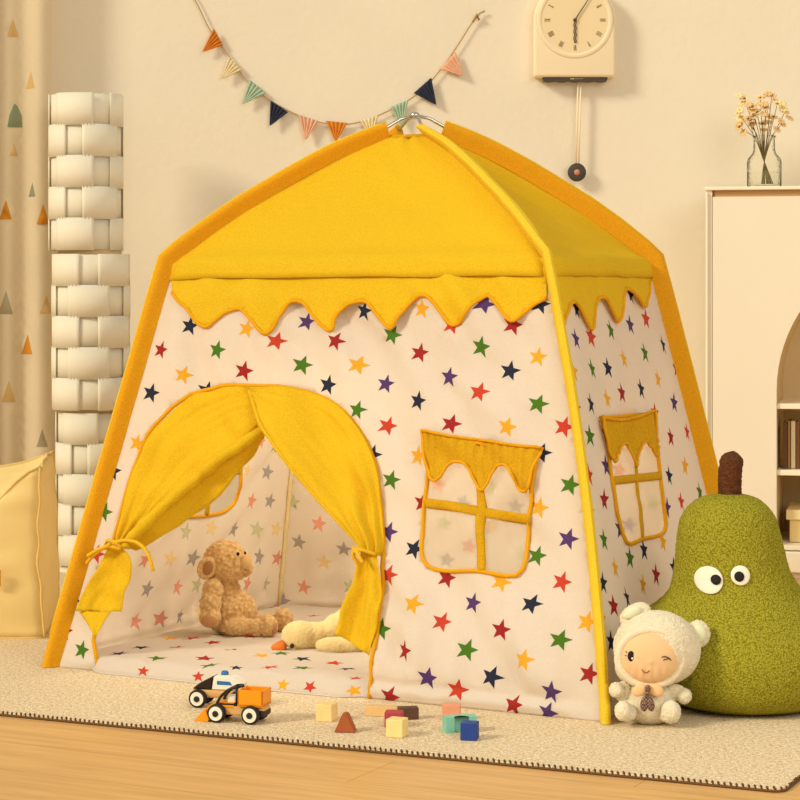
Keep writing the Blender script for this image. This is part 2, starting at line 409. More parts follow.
# corner sleeves with poles inside
def sleeve(key):
    g, k = G[key], K[key]; d = V((g.x-TC.x, g.y-TC.y, 0)).normalized()
    if key == 'FR': d = V((.22, -.97, 0)).normalized()
    side = V((-d.y, d.x, 0)); tk = .82 if key == 'FR' else .85; ln = {'FL': .88, 'FR': .85, 'BR': 1, 'BL': .9}[key]
    pts = [g.lerp(k, j/14)+bow(key, j/14) for j in range(15)]+[arc(key, v/22) for v in range(1, 23)]
    bm = bmesh.new(); rings = []
    cs = [(-.004, .0055), (.008, .0075), (.018, .0095), (.028, .0115), (.036, .010), (.0405, .005), (.041, 0)]
    cs = cs+[(a, -b_) for a, b_ in cs[-2::-1]]
    path = []
    for i, p in enumerate(pts):
        a = pts[max(0, i-1)]; b_ = pts[min(len(pts)-1, i+1)]; tg = (b_-a).normalized()
        o = (d-tg*d.dot(tg)).normalized()
        if i < 15: o = (d-((k-g).normalized())*d.dot((k-g).normalized())).normalized() if i < 14 else o
        if o.z < 0 and i > 14: o = -o
        jig = 1+.04*nz(i*.7, ord(key[1])+.5)*.5
        rings.append([bm.verts.new(p+o*ca*ln*jig+side*cb*tk*(1+(.55*sm(13, 18, i) if key == 'FR' else 0))*(1+.15*nz(i*1.3, 3, cb*50))) for ca, cb in cs]); path.append(p+o*.028*ln)
    n = len(cs)
    for A, B in zip(rings, rings[1:]):
        for j in range(n): bm.faces.new((A[j], A[(j+1) % n], B[(j+1) % n], B[j]))
    bm.faces.new(rings[0]); bm.faces.new(rings[-1])
    end_p = [r_[6].co.copy() for r_ in rings]
    # flat foot
    for v in rings[0]: v.co.z = RZ+.001
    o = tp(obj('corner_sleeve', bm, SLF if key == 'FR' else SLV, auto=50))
    bm = bmesh.new(); tube(bm, [p for p in end_p[1:]], .0028, 6); tp(obj('sleeve_seam', bm, SLF), o)
    end = path[-1]; hub = V((TC.x, TC.y, 1.270))
    bm = bmesh.new(); tube(bm, [path[-3], end, end.lerp(hub, .5)+V((0, 0, .006)), hub], .0042, 8); tp(obj('pole', bm, STEEL))
    return path
for k_ in ('FL', 'FR', 'BR', 'BL'): sleeve(k_)
bm = bmesh.new(); ell(bm, (TC.x, TC.y, 1.270), (.012, .012, .009)); tp(obj('pole_hub', bm, STEEL))

_c = V((TC.x, TC.y, 0)); bm = bmesh.new()
tube(bm, [G['BL'].lerp(K['BL'], j/12)+(_c-V((G['BL'].x, G['BL'].y, 0))).normalized()*.007 for j in range(13)], .0055, 8); tp(obj('corner_tape', bm, fab('pale_tape', 'F6E2A6', .1)))
# roof panels
def roof(P):
    def fn(u, v):
        v = v*1.09-.09
        a, b_ = arc(P.ka, v), arc(P.kb, v); p = a.lerp(b_, u)
        lap = .0185*(1-sm(-.02, .10, v))*min(1, min(u, 1-u)*16)
        e = math.sin(PI*u)**.6
        nrm = (P.n+V((0, 0, .8))).normalized()
        s = -.028*e*math.sin(PI*max(0, v))-.004*nz(u*3, v*4, P.seed)*e
        s += .0045*e*nz(u*7+v*5, v*3, P.seed+2)+.003*max(0, 1-min(u, 1-u)*6)*math.sin(v*38+u*30)*min(1, min(u, 1-u)*12)*(1-max(v, 0))
        p = p+nrm*s+P.n*lap
        
        return p
    bm = bmesh.new(); grid(bm, fn, 40, 34)
    o = tp(obj('roof_panel', bm, YEL)); solid(o, .0015)
for P in (PF, PR, PB, PL): roof(P)

bm = bmesh.new(); cr_ = [arc(k_, 1) for k_ in ('FL', 'FR', 'BR', 'BL')]
tube(bm, [cr_[i].lerp(cr_[(i+1) % 4], j/6)+V((0, 0, .001)) for i in range(4) for j in range(6)], .0045, 8, True); tp(obj('crown_hem', bm, YEL2))
# scalloped valances under the roof
def ribbon_edge(P, q, off, r=.004, name='piping', parent=tent, closed=False, m=PIPE, fn=None):
    bm = bmesh.new(); f = fn or (lambda x, y: P.P(x, y, off))
    tube(bm, [f(x, y) for x, y in q], r, 7, closed); return tp(obj(name, bm, m), parent)
def valance(P, scal):
    h = P.h
    def top(x): return .985*h
    wt = P.Wt+(P.W-P.Wt)*.02
    out = [(x, y) for x, y in scal]
    xs0, xs1 = out[0][0], out[-1][0]
    out = out+[(wt/2, h*1.0), (-wt/2, h*1.0)]
    def fn(x, y):
        u, t = P.q2u(x, y)
        e = min(1, max(0, min(u, 1-u))*14)
        k = (1-t)/.14
        d = (.012-.002*k)*e+.007*e*k*nz(x*13, y*6, P.seed+30)+.004*e*nz(x*26+y*10, y*9, P.seed+31)*min(1, k*1.6)
        return P.base(u, t)+P.n*(max(P.disp(u, t)+.003, d+.001)+.001)
    o = cdt_mesh('scalloped_valance', dens(out, .015), [], [], fn, [YEL, YEL], .012); tp(o); solid(o, .0012)
    e = ribbon_edge(P, dens(scal+[scal[-1]], .006)[:-1] if False else scal, 0, .0042, 'piping', o, fn=fn)
    seam = [(-wt/2+.004+(wt-.008)*j/40, h*.972) for j in range(41)]
    return o
SCF = [(170, 292), (176, 300), (185, 308), (195, 322), (205, 326), (215, 318), (225, 311), (238, 308), (248, 318), (258, 330), (264, 333), (272, 326), (282, 310), (292, 302), (303, 303), (312, 315), (322, 327), (330, 329), (338, 318), (348, 306), (358, 301), (366, 302), (376, 315), (386, 326), (392, 328), (400, 318), (412, 300), (422, 294), (430, 300), (440, 313), (448, 323), (454, 324), (462, 315), (474, 301), (486, 295), (494, 302), (504, 315), (512, 321), (520, 315), (532, 304), (545, 297)]
SCR = [(554, 292), (560, 310), (566, 327), (569, 316), (572, 304), (578, 303), (588, 320), (594, 329), (597, 316), (600, 299), (606, 299), (613, 312), (620, 321), (623, 310), (625, 292), (630, 289), (638, 298), (647, 306), (650, 290), (651, 280)]
valance(PF, px_poly(PF, SCF, 150, .012))
valance(PR, px_poly(PR, SCR, 110, .012))
for P in (PB, PL):
    n = 7 if P is PB else 5; w = P.Wt+(P.W-P.Wt)*.11
    valance(P, [(-w/2+w*j/100, P.h*(.9-.028*math.cos(2*PI*n*j/100))) for j in range(101)])

# doorway piping
ribbon_edge(PF, archq, .002, .0048)

# windows
def window(P, q, val_top, val_scal, hb, vb, side=1, valance_on=True):
    w = ribbon_edge(P, q, .003*side, .0046, 'window_piping', closed=True)
    def fn(x, y): return P.P(x, y, -.002*side)
    o = cdt_mesh('window_netting', q, [], [], fn, [NET], .02); tp(o, tent)
    # cross bars of folded tape
    for (a, b_, wd) in (hb, vb):
        A, B = V((*a, 0)), V((*b_, 0)); d = (B-A).normalized(); s_ = V((-d.y, d.x, 0))*wd/2
        bm = bmesh.new()
        def bar(u, v, A=A, B=B, s_=s_):
            c = A.lerp(B, v)+s_*(2*u-1); bow = .003*math.sin(PI*u)
            return P.P(c.x, c.y, side*(.004+bow+.002*nz(c.x*40, c.y*40)))
        grid(bm, bar, 4, 24); ob = tp(obj('window_crossbar', bm, YEL2)); solid(ob, .002, 0)
    if not valance_on: return
    out = val_top+val_scal
    ymax = max(p[1] for p in out); ymin = min(p[1] for p in out)
    def vf(x, y):
        k = (ymax-y)/(ymax-ymin)
        return P.P(x, y, .009+(.0035*math.sin(x*330+4*nz(x*20, y*6, 1))+.005*nz(x*85, y*7, 2))*(1-.5*k)+.003*k)
    o = cdt_mesh('window_valance', out, [], [], vf, [YEL2], .006); tp(o); solid(o, .0012)
    bm = bmesh.new(); tube(bm, [vf(x, y)+P.n*.002 for x, y in dens(out, .006)], .0036, 6, True); tp(obj('piping', bm, PIPE), o)
topF = px_poly(PF, [(543, 448), (512, 445), (480, 440), (450, 436), (421, 430)], 20, .008)
scF = px_poly(PF, [(423, 440), (426, 460), (431, 477), (436, 481), (443, 475), (449, 465), (456, 462), (464, 463), (470, 470), (477, 484), (482, 491), (488, 484), (494, 471), (500, 465), (507, 466), (513, 475), (519, 488), (525, 492), (530, 486), (533, 470), (540, 453)], 70, .008)
window(PF, winf, topF, scF, (PF.inv(425, 503), PF.inv(531, 520), .020), (PF.inv(481, 488), PF.inv(482, 571), .018))
topR = px_poly(PR, [(653, 411), (640, 416), (625, 420), (612, 420), (600, 417)], 14, .008)
scR = px_poly(PR, [(602, 428), (606, 444), (611, 460), (614, 461), (617, 451), (622, 444), (627, 447), (631, 460), (634, 467), (637, 453), (641, 444), (646, 442), (650, 449), (655, 457), (656, 440), (655, 422)], 60, .008)
window(PR, winr, topR, scR, (PR.inv(612, 481), PR.inv(659, 476), .018), (PR.inv(633, 462), PR.inv(641, 540), .018))
window(PL, winl, None, None, (PL.inv(174, 480), PL.inv(240, 470), .018), (PL.inv(208, 420), PL.inv(205, 515), .014), -1, False)

# door curtains
def curtain(O, I, nf, name='door_curtain', offs=(.006, .030), amp=.010, roll=0, tail=None, back=None, tri=None, seed=0, hem=.0045):
    Oq = [V((*PF.inv(*p, .01), 0)) for p in O]; Iq = [V((*PF.inv(*p, .03), 0)) for p in I]
    nv = 46; Oc, Ic = catmull(Oq, nv), catmull(Iq, nv)
    bm = bmesh.new()
    def fn(u, v):
        a, b_ = Oc[round(v*nv)], Ic[round(v*nv)]; q = a.lerp(b_, u)
        e = math.sin(PI*min(1, u*1.2))**.5 if u < .83 else 1
        off = offs[0]+(offs[1]-offs[0])*u*sm(0, .25, v)
        gath = sm(.25, 1, v)
        off += amp*gath*e*math.sin(2*PI*nf*u+seed+1.5*nz(u*3, v*3, seed))
        off += .006*e*nz(u*4+seed, v*5, 7)+.003*e*nz(u*16, v*4, seed+1)
        return PF.P(q.x, q.y, max(.004, off))
    grid(bm, fn, 36, nv)
    if tail:
        A, B = [catmull([V((*PF.inv(*p), 0)) for p in t_], 24) for t_ in tail]
        def ft(u, v):
            q = A[round(v*24)].lerp(B[round(v*24)], u)
            off = .028+.010*math.sin(2*PI*(nf*.5)*u+seed*2)*(0.5+.6*v)+.004*nz(u*8, v*5, seed)
            return PF.P(q.x, q.y, max(.006, off-.008*v))
        grid(bm, ft, 28, 24)
    if back:
        A, B = [catmull([V((*PF.inv(*p), 0)) for p in t_], 24) for t_ in back]
        def fb(u, v):
            q = A[round(v*24)].lerp(B[round(v*24)], u); return PF.P(q.x, q.y, .022-.034*u+.005*nz(u*5, v*9, 3))
        grid(bm, fb, 8, 24)
    if tri:
        T = [V((*PF.inv(*p), 0)) for p in tri]
        def f3(u, v):
            q = T[0].lerp(T[1], u).lerp(T[2], v); return PF.P(q.x, q.y, .016-.004*v+.003*math.sin(7*u))
        grid(bm, f3, 8, 8)
    bmesh.ops.remove_doubles(bm, verts=bm.verts, dist=.0002)
    o = obj(name, bm, YEL); tp(o); solid(o, .0014, 0)
    bm = bmesh.new(); edge = [fn(1, j/nv) for j in range(nv+1)]
    tube(bm, edge, [hem*(1 if not roll else 1+.5*nz(j*.3, 0, seed)) for j in range(nv+1)], 10); tp(obj('curtain_hem', bm, YEL), o)
    return o
cl = curtain([(258, 387), (235, 386), (205, 391), (180, 403), (155, 426), (135, 462), (122, 505), (115, 535), (116, 548)],
        [(266, 420), (250, 434), (222, 457), (195, 480), (170, 502), (150, 520), (137, 533), (130, 541), (128, 548)], 2, offs=(.004, .030), amp=.012, roll=1, hem=.0125,
        tail=([(116, 548), (110, 562), (94, 588), (83, 612)], [(129, 548), (139, 562), (137, 584), (129, 613)]),
        back=([(262, 426), (235, 450), (205, 475), (175, 501), (150, 523), (128, 546)], [(262, 436), (246, 461), (222, 490), (190, 515), (160, 535), (133, 550)]),
        tri=[(83, 612), (116, 613), (98, 638)], seed=1)
cr = curtain([(243, 387), (290, 388), (322, 397), (345, 412), (364, 437), (377, 470), (382, 510), (384, 540), (381, 556)],
        [(245, 389), (252, 405), (265, 428), (285, 457), (305, 482), (325, 505), (345, 527), (360, 544), (366, 556)], 3, offs=(.012, .046), amp=.009, seed=4,
        tail=([(366, 556), (356, 592), (347, 616), (342, 635)], [(382, 556), (385, 580), (382, 612), (371, 656)]))
def tie(pts_list, parent):
    bm = bmesh.new()
    for pts in pts_list:
        q = catmull([V((*PF.inv(a, b_), 0))+V((0, 0, c)) for a, b_, c in pts], 18)
        tube(bm, [PF.P(p.x, p.y, p.z) for p in q], .0042, 7)
    tp(obj('tie', bm, fab('tie_tape', 'F2BE2C', .1)), parent)
tie([[(113, 547, .03), (120, 543, .048), (128, 545, .052), (132, 550, .04)], [(112, 550, .03), (122, 549, .05), (131, 551, .04)], [(92, 564, .02), (108, 555, .045), (124, 547, .055)], [(126, 546, .052), (138, 543, .05), (150, 546, .045), (158, 556, .04), (162, 573, .035)], [(124, 548, .052), (112, 552, .052), (98, 558, .04)]], cl)
tie([[(363, 556, .04), (372, 553, .06), (382, 556, .03)], [(366, 551, .058), (371, 556, .064), (376, 566, .06)], [(371, 551, .058), (367, 558, .064), (370, 566, .055)]], cr)

# tent floor mat with star print
def tent_mat():
    A, B, C, D = G['FL'], G['FR'], G['BL'], G['BR']
    def uv(px, py, z=.034):
        p = ground(px, py, z); u, v = .5, .5
        for _ in range(25):
            q = A.lerp(B, u).lerp(C.lerp(D, u), v); du = B.lerp(D, v)-A.lerp(C, v); dv = C.lerp(D, u)-A.lerp(B, u)
            det = du.x*dv.y-du.y*dv.x; ex, ey = p.x-q.x, p.y-q.y
            u += (ex*dv.y-ey*dv.x)/det; v += (du.x*ey-du.y*ex)/det
        return u, v
    W, D_ = (B-A).length, (C-A).length
    lst = parse("G219,637 R192,642 D213,647 N232,653 D205,661 G213,667 R194,672 N238,671 R176,650 G281,658 R334,666 N302,664 G304,672 R272,671 R300,685 N347,673 R357,682 R314,619 Y303,604 N328,606 N141,650 P120,655 R144,665 Y170,641 Y250,690 G160,660 R250,640 Y262,660 P320,650 Y340,690 N400,640 R420,660 G440,650 Y380,620")
    marks = []
    for k, px, py in lst:
        u, v = uv(px, py); marks.append((star(u*W, v*D_, .024, random.uniform(0, 72)), 1+STAR_KEYS.index(k)))
    nf = V((PF.n.x, PF.n.y, 0)).normalized(); R_, H_ = .026, .032
    def fn(x, y):
        u = x/W; th = min(PI/2, y/R_)
        inn = R_*(1-math.cos(th)) if y < R_*PI/2 else y-R_*(PI/2-1)
        v = min(1, inn/D_); p = A.lerp(B, u).lerp(C.lerp(D, u), v)
        door = sm(.06, .10, u)*(1-sm(.56, .60, u)); e = min(1, min(u, 1-u)*26, (1-v)*20)
        f = math.sin(th); z = .002+f*e*(H_+.006*nz(x*5, y*5, 8)+.0045*nz(x*15, y*9, 4)+.003*nz(x*30, y*22, 2))
        out_ = door*(.016+.006*nz(x*9, y*6, 3))-.004*(1-door)
        return V((p.x, p.y, RZ+z))+nf*out_*(1-sm(0, .12, inn))
    marks2 = []
    for P_, m_ in marks:
        cx, cy = sum(a for a, _ in P_)/10, sum(b_ for _, b_ in P_)/10
        ny = R_*math.acos(max(-1, 1-max(.002, cy+.006)/R_)) if cy < R_ else cy+R_*(PI/2-1)
        k_ = .72 if ny < .05 else 1
        marks2.append(([(cx+(a-cx)*k_, max(.0005, (b_-cy)*k_*k_+ny)) for a, b_ in P_], m_))
    out = [(0, 0), (W, 0), (W, D_+R_*(PI/2-1)), (0, D_+R_*(PI/2-1))]
    o = cdt_mesh('floor_mat', dens(out, .02), [], marks2, fn, PANEL_MATS, .018, None, (.003, .008, .014, .02, .026, .032, .038, .045)); tp(o)
    bm = bmesh.new()
    def flap(u, v):
        x = W*(.07+.52*u); p = fn(x, .001); e = min(1, min(u, 1-u)*14)
        return V((p.x, p.y, RZ+.0012+.002*math.sin(v*PI)))+nf*(.012*v*e+.003*nz(u*14, 0, 4)*v-.002)
    grid(bm, flap, 80, 4); s_ = tp(obj('sill_flap', bm, [CREAM])); solid(s_, .0015, 0)
tent_mat()

# ------------------------------------------------------------------ sheer curtain with triangle print
def drape():
    Y0 = 6.9; x0, x1 = -2.25, (52-400)/F*Y0
    t = thing('window_curtain', 'sheer beige floor-length curtain printed with small triangles', 'curtain', ((x0+x1)/2, Y0, 0))
    cm = [mat('curtain_sheer', 'EADBBC', .9, 5, .03, trans=.35)]+[mat('print_'+n, c, .9, trans=.3) for n, c in (('orange', 'D99530'), ('sage', '93A083'), ('grey', 'B4A88A'), ('faint', 'DDBB7E'))]
    marks = []
    def X(px): return (px-400)/F*Y0
    def Z(py): return CH-(py-HY)/F*Y0
    def tri(px, py, k, s=1):
        x, z = X(px), Z(py); h = .030*s; w = .018*s
        if k == 2 and s > 1.1: P = [(x-w, z-h), (x+w, z-h), (x+w*.9, z), (x+w*.35, z+h*.8), (x-w*.05, z+h), (x-w*.7, z)]
        else: P = [(x-w, z-h*.9), (x+w, z-h*.9), (x+w*.1, z+h)]
        marks.append((P, k))
    for a in ((14, 115, 2, 1.25), (12, 28, 4, 1), (32, 190, 2, .8), (5, 210, 1, 1.1), (44, 215, 1, 1.1), (5, 303, 3, 1.3), (26, 345, 1, 1.1), (8, 392, 4, 1.2), (43, 438, 3, 1), (47, 305, 4, 1), (13, 150, 4, .7),
              (30, 80, 4, 1), (-20, 60, 1, 1), (-30, 160, 2, 1), (-25, 260, 1, 1), (-35, 340, 3, 1), (-20, 430, 1, 1), (-60, 110, 1, 1), (-65, 220, 3, 1), (-60, 390, 2, 1), (22, 520, 1, 1), (-15, 540, 3, 1)): tri(*a)
    out = [(x0, .02), (x1, .02), (x1, 2.7), (x0, 2.7)]
    def fn(x, z):
        s = x*30; d = .022*math.sin(s+.8*nz(x*3, z*.4, 1))+.012*math.sin(s*2.3+1+nz(x*4, z*.3, 5))
        return V((x-(x0+x1)/2, d, z))
    o = cdt_mesh('sheer_panel', dens(out, .02), [], marks, fn, cm, .022, t)
    bm = bmesh.new(); tube(bm, [(x0-(x0+x1)/2-.1, 0, 2.73), (x1-(x0+x1)/2+.1, 0, 2.73)], .014, 12); obj('curtain_rod', bm, mat('rod', 'E8DCC0', .5), t)
drape()

# ------------------------------------------------------------------ woven strip floor lamp
def lamp():
    Y0 = 6.68; sc = F/Y0
    t = thing('floor_lamp', 'tall white floor lamp of woven paper strips standing by the curtain', 'lamp', ((86-400)/sc, Y0, 0))
    LM = mat('paper_strip', 'FFF9E6', .7, trans=.25)
    zz = lambda py: CH-(py-HY)/sc
    bz = zz(HY+F*CH/Y0)
    mods = [(96, 250, 86, 37, 5, 0), (255, 408, 91, 39, 5, 1), (412, 562, 91, 35, 5, 0)]
    for (y0, y1, cx, rp, rows, ph) in mods:
        bm = bmesh.new(); R = rp/sc-.006; H = (y1-y0)/sc/rows; ox = (cx-86)/sc; n = 4
        for r in range(rows):
            zt = max(zz(y0), 0)-r*H
            for k in range(2*n):
                a0 = 2*PI*(k+.25+.35*ph)/(2*n); outw = (k+r+ph) % 2
                a1 = a0+2*PI/(2*n); rr = R+(.006 if outw else -.001)
                e0 = a0-(.16 if outw else 0); e1 = a1+(.16 if outw else 0)
                def fn(u, v, e0=e0, e1=e1, rr=rr, zt=zt, outw=outw, H=H):
                    a = e0+(e1-e0)*u; q = rr
                    q += 0
                    return V((ox+q*math.cos(a), q*math.sin(a), zt-v*(H*1.0+(.004 if outw else 0))+.002*(1 if outw else 0)))
                grid(bm, fn, 12, 2)
        o = obj('woven_shade', bm, LM, t, auto=40); solid(o, .0015, 0)
        bm = bmesh.new(); z0 = zz(y0)-.006; z1 = max(.01, zz(y1)+.006)
        lathe(bm, [(R-.012, z1), (R-.010, z1), (R-.010, z0), (R-.012, z0)], 32, (ox, 0, 0)); obj('inner_cylinder', bm, LM, t)
    for yy in (252.5, 410):
        bm = bmesh.new(); lathe(bm, [(.09, -.012), (.096, -.012), (.096, .012), (.09, .012)], 32, (.012, 0, zz(yy))); obj('joining_ring', bm, mat('ring', 'D8BF8C', .8), t)
    bm = bmesh.new(); lathe(bm, [(0, 0), (.098, 0), (.1, .01), (.098, .016), (0, .016)], 32); obj('base', bm, mat('lamp_base', 'EADFC2', .6), t)
lamp()

# ------------------------------------------------------------------ bean bag cube
def pouf():
    c = ground(40, 640); sx, sy, sz = .60, .40, .407
    t = thing('bean_bag', 'pale yellow square bean bag with piped seams on the rug', 'bean bag', (c.x-.30, c.y+.2, RZ), math.radians(4))
    PM = mat('bean_bag_cloth', 'F1D58E', .75, 8, .03, 60, .15, .003)
    n = 22
    def shape(x, y, z):      # unit cube -1..1 to puffed cloth
        px = x*(1+.05*(1-y*y)*(1-z*z)*(1 if abs(x) > .99 else 0)); py = y*(1+.10*(1-x*x)*(1-z*z)*(1 if abs(y) > .99 else 0))
        pinch = 1-.05*(1-abs(z))*(1 if abs(z) < .999 else 0)
        X, Y_, Z_ = px*sx/2*pinch, py*sy/2*pinch, (z+1)/2*sz
        taper = 1-.06*(z+1)/2; X *= taper; Y_ *= taper
        if z > 0:   # top sags between its peaked corners
            k_ = max(0, x)**6; w = abs(x)**1.5*(abs(y)**1.5*(1-k_)+k_)
            Z_ += (-.04+.06*w)*z**3+.012*nz(x*2, y*2, 3)
            Z_ += z**3*(-.09*sm(.03, .30, (1-x)/2)*sm(.2, -1, y)*(1 if abs(x) < 1 else 1)-.01*sm(0, -1, y)) if True else 0
        if z < 0: X *= 1+.02*z; Y_ *= 1+.02*z
        X += .006*nz(y*3, z*4, 1)+.014*math.sin(PI*(z+1)/2)*(y+1)/2*max(0, x)**6; Y_ += .010*nz(x*3, z*3, 4)+.004*nz(x*9, z*5, 6)
        return V((X, Y_, max(Z_, .001)))
    bm = bmesh.new()
    for ax in range(3):
        for sg in (-1, 1):
            def fn(u, v, ax=ax, sg=sg):
                a, b_ = 2*u-1, 2*v-1; p = [0, 0, 0]; p[ax] = sg; p[(ax+1) % 3] = a; p[(ax+2) % 3] = b_; return shape(*p)
            grid(bm, fn, n, n)
    bmesh.ops.remove_doubles(bm, verts=bm.verts, dist=.0015)
    obj('cushion_body', bm, PM, t)
    for path in ([[(1, -1, z/10-1) for z in range(21)], [(1, 1, z/10-1) for z in range(21)], [(-1, -1, z/10-1) for z in range(21)], [(x/10-1, -1, 1) for x in range(21)], [(x/10-1, 1, 1) for x in range(21)], [(1, y/10-1, 1) for y in range(21)], [(-1, y/10-1, 1) for y in range(21)], [(x/10-1, -1, -1) for x in range(21)]]):
        bm = bmesh.new(); tube(bm, [shape(*p) for p in path], .003, 7); obj('piping', bm, mat('bean_bag_piping', 'E6C67C', .8), t)
    bm = bmesh.new(); box(bm, (.30-.012-.108, -.212, .150), (.02, .006, .04), bev=.002); obj('tag', bm, mat('tag_orange', 'D99A22', .8), t)
pouf()

# ------------------------------------------------------------------ bunting
def bunting():
    Y0 = WY-.012; P = lambda x, y, d=0: at(x, y, Y0-d)
    t = thing('bunting_garland', 'string of coloured triangular felt pennants hung across the wall', 'bunting', (0, Y0, 0))
    cm = mat('jute_string', 'B99A66', .95)
    pts = catmull([P(176, -30), P(196, 2), P(210, 30), P(228, 55), P(248, 82), P(270, 100), P(300, 116), P(330, 124), P(360, 122), P(392, 109), P(420, 92), P(442, 68), P(460, 42), P(470, 26), P(478, 16)], 90)
    bm = bmesh.new(); tube(bm, pts, .0022, 6); tube(bm, [P(474, 20), P(480, 13), P(485, 11)], .003, 6); tube(bm, [P(473, 22), P(477, 14, .01), P(479, 20)], .004, 6); tp(obj('cord', bm, cm), t)
    fl = [('orange', 'D27A22', (203, 52), (214, 29), (223, 45)), ('cream', 'E6D4A6', (222, 79), (229, 57), (242, 70)), ('sage', 'A8BFA2', (243, 104), (250, 80), (266, 93)), ('navy', '2B2F42', (270, 126), (271, 101), (288, 112)),
          ('pink', 'E5AE8C', (306, 140), (299, 115), (318, 121)), ('orange', 'D88426', (336, 142), (326, 121), (347, 123)), ('cream', 'E6D4A6', (371, 138), (360, 120), (378, 116)), ('sage', 'A8BFA2', (402, 128), (391, 107), (408, 100)), ('navy', '2B2F42', (436, 105), (414, 93), (431, 78)), ('pink', 'E5AE8C', (463, 76), (440, 69), (455, 52))]
    for i, (n_, c, tip, a, b_) in enumerate(fl):
        m = mat('pennant_'+n_, c, .95, 60, .1); A, B, T = P(*a), P(*b_), P(*tip)
        d = V((0, -1, 0))
        bm = bmesh.new()
        def fn(u, v):
            p = A.lerp(B, u).lerp(T, v); return p+d*(.004+.003*math.sin(u*PI*9)*(1-v*.7)+.006*v)
        grid(bm, fn, 36, 8); bmesh.ops.remove_doubles(bm, verts=bm.verts, dist=.0003)
        o = tp(obj('pennant', bm, m), t); solid(o, .003, 0); o['label'] = n_+' pennant'
bunting()

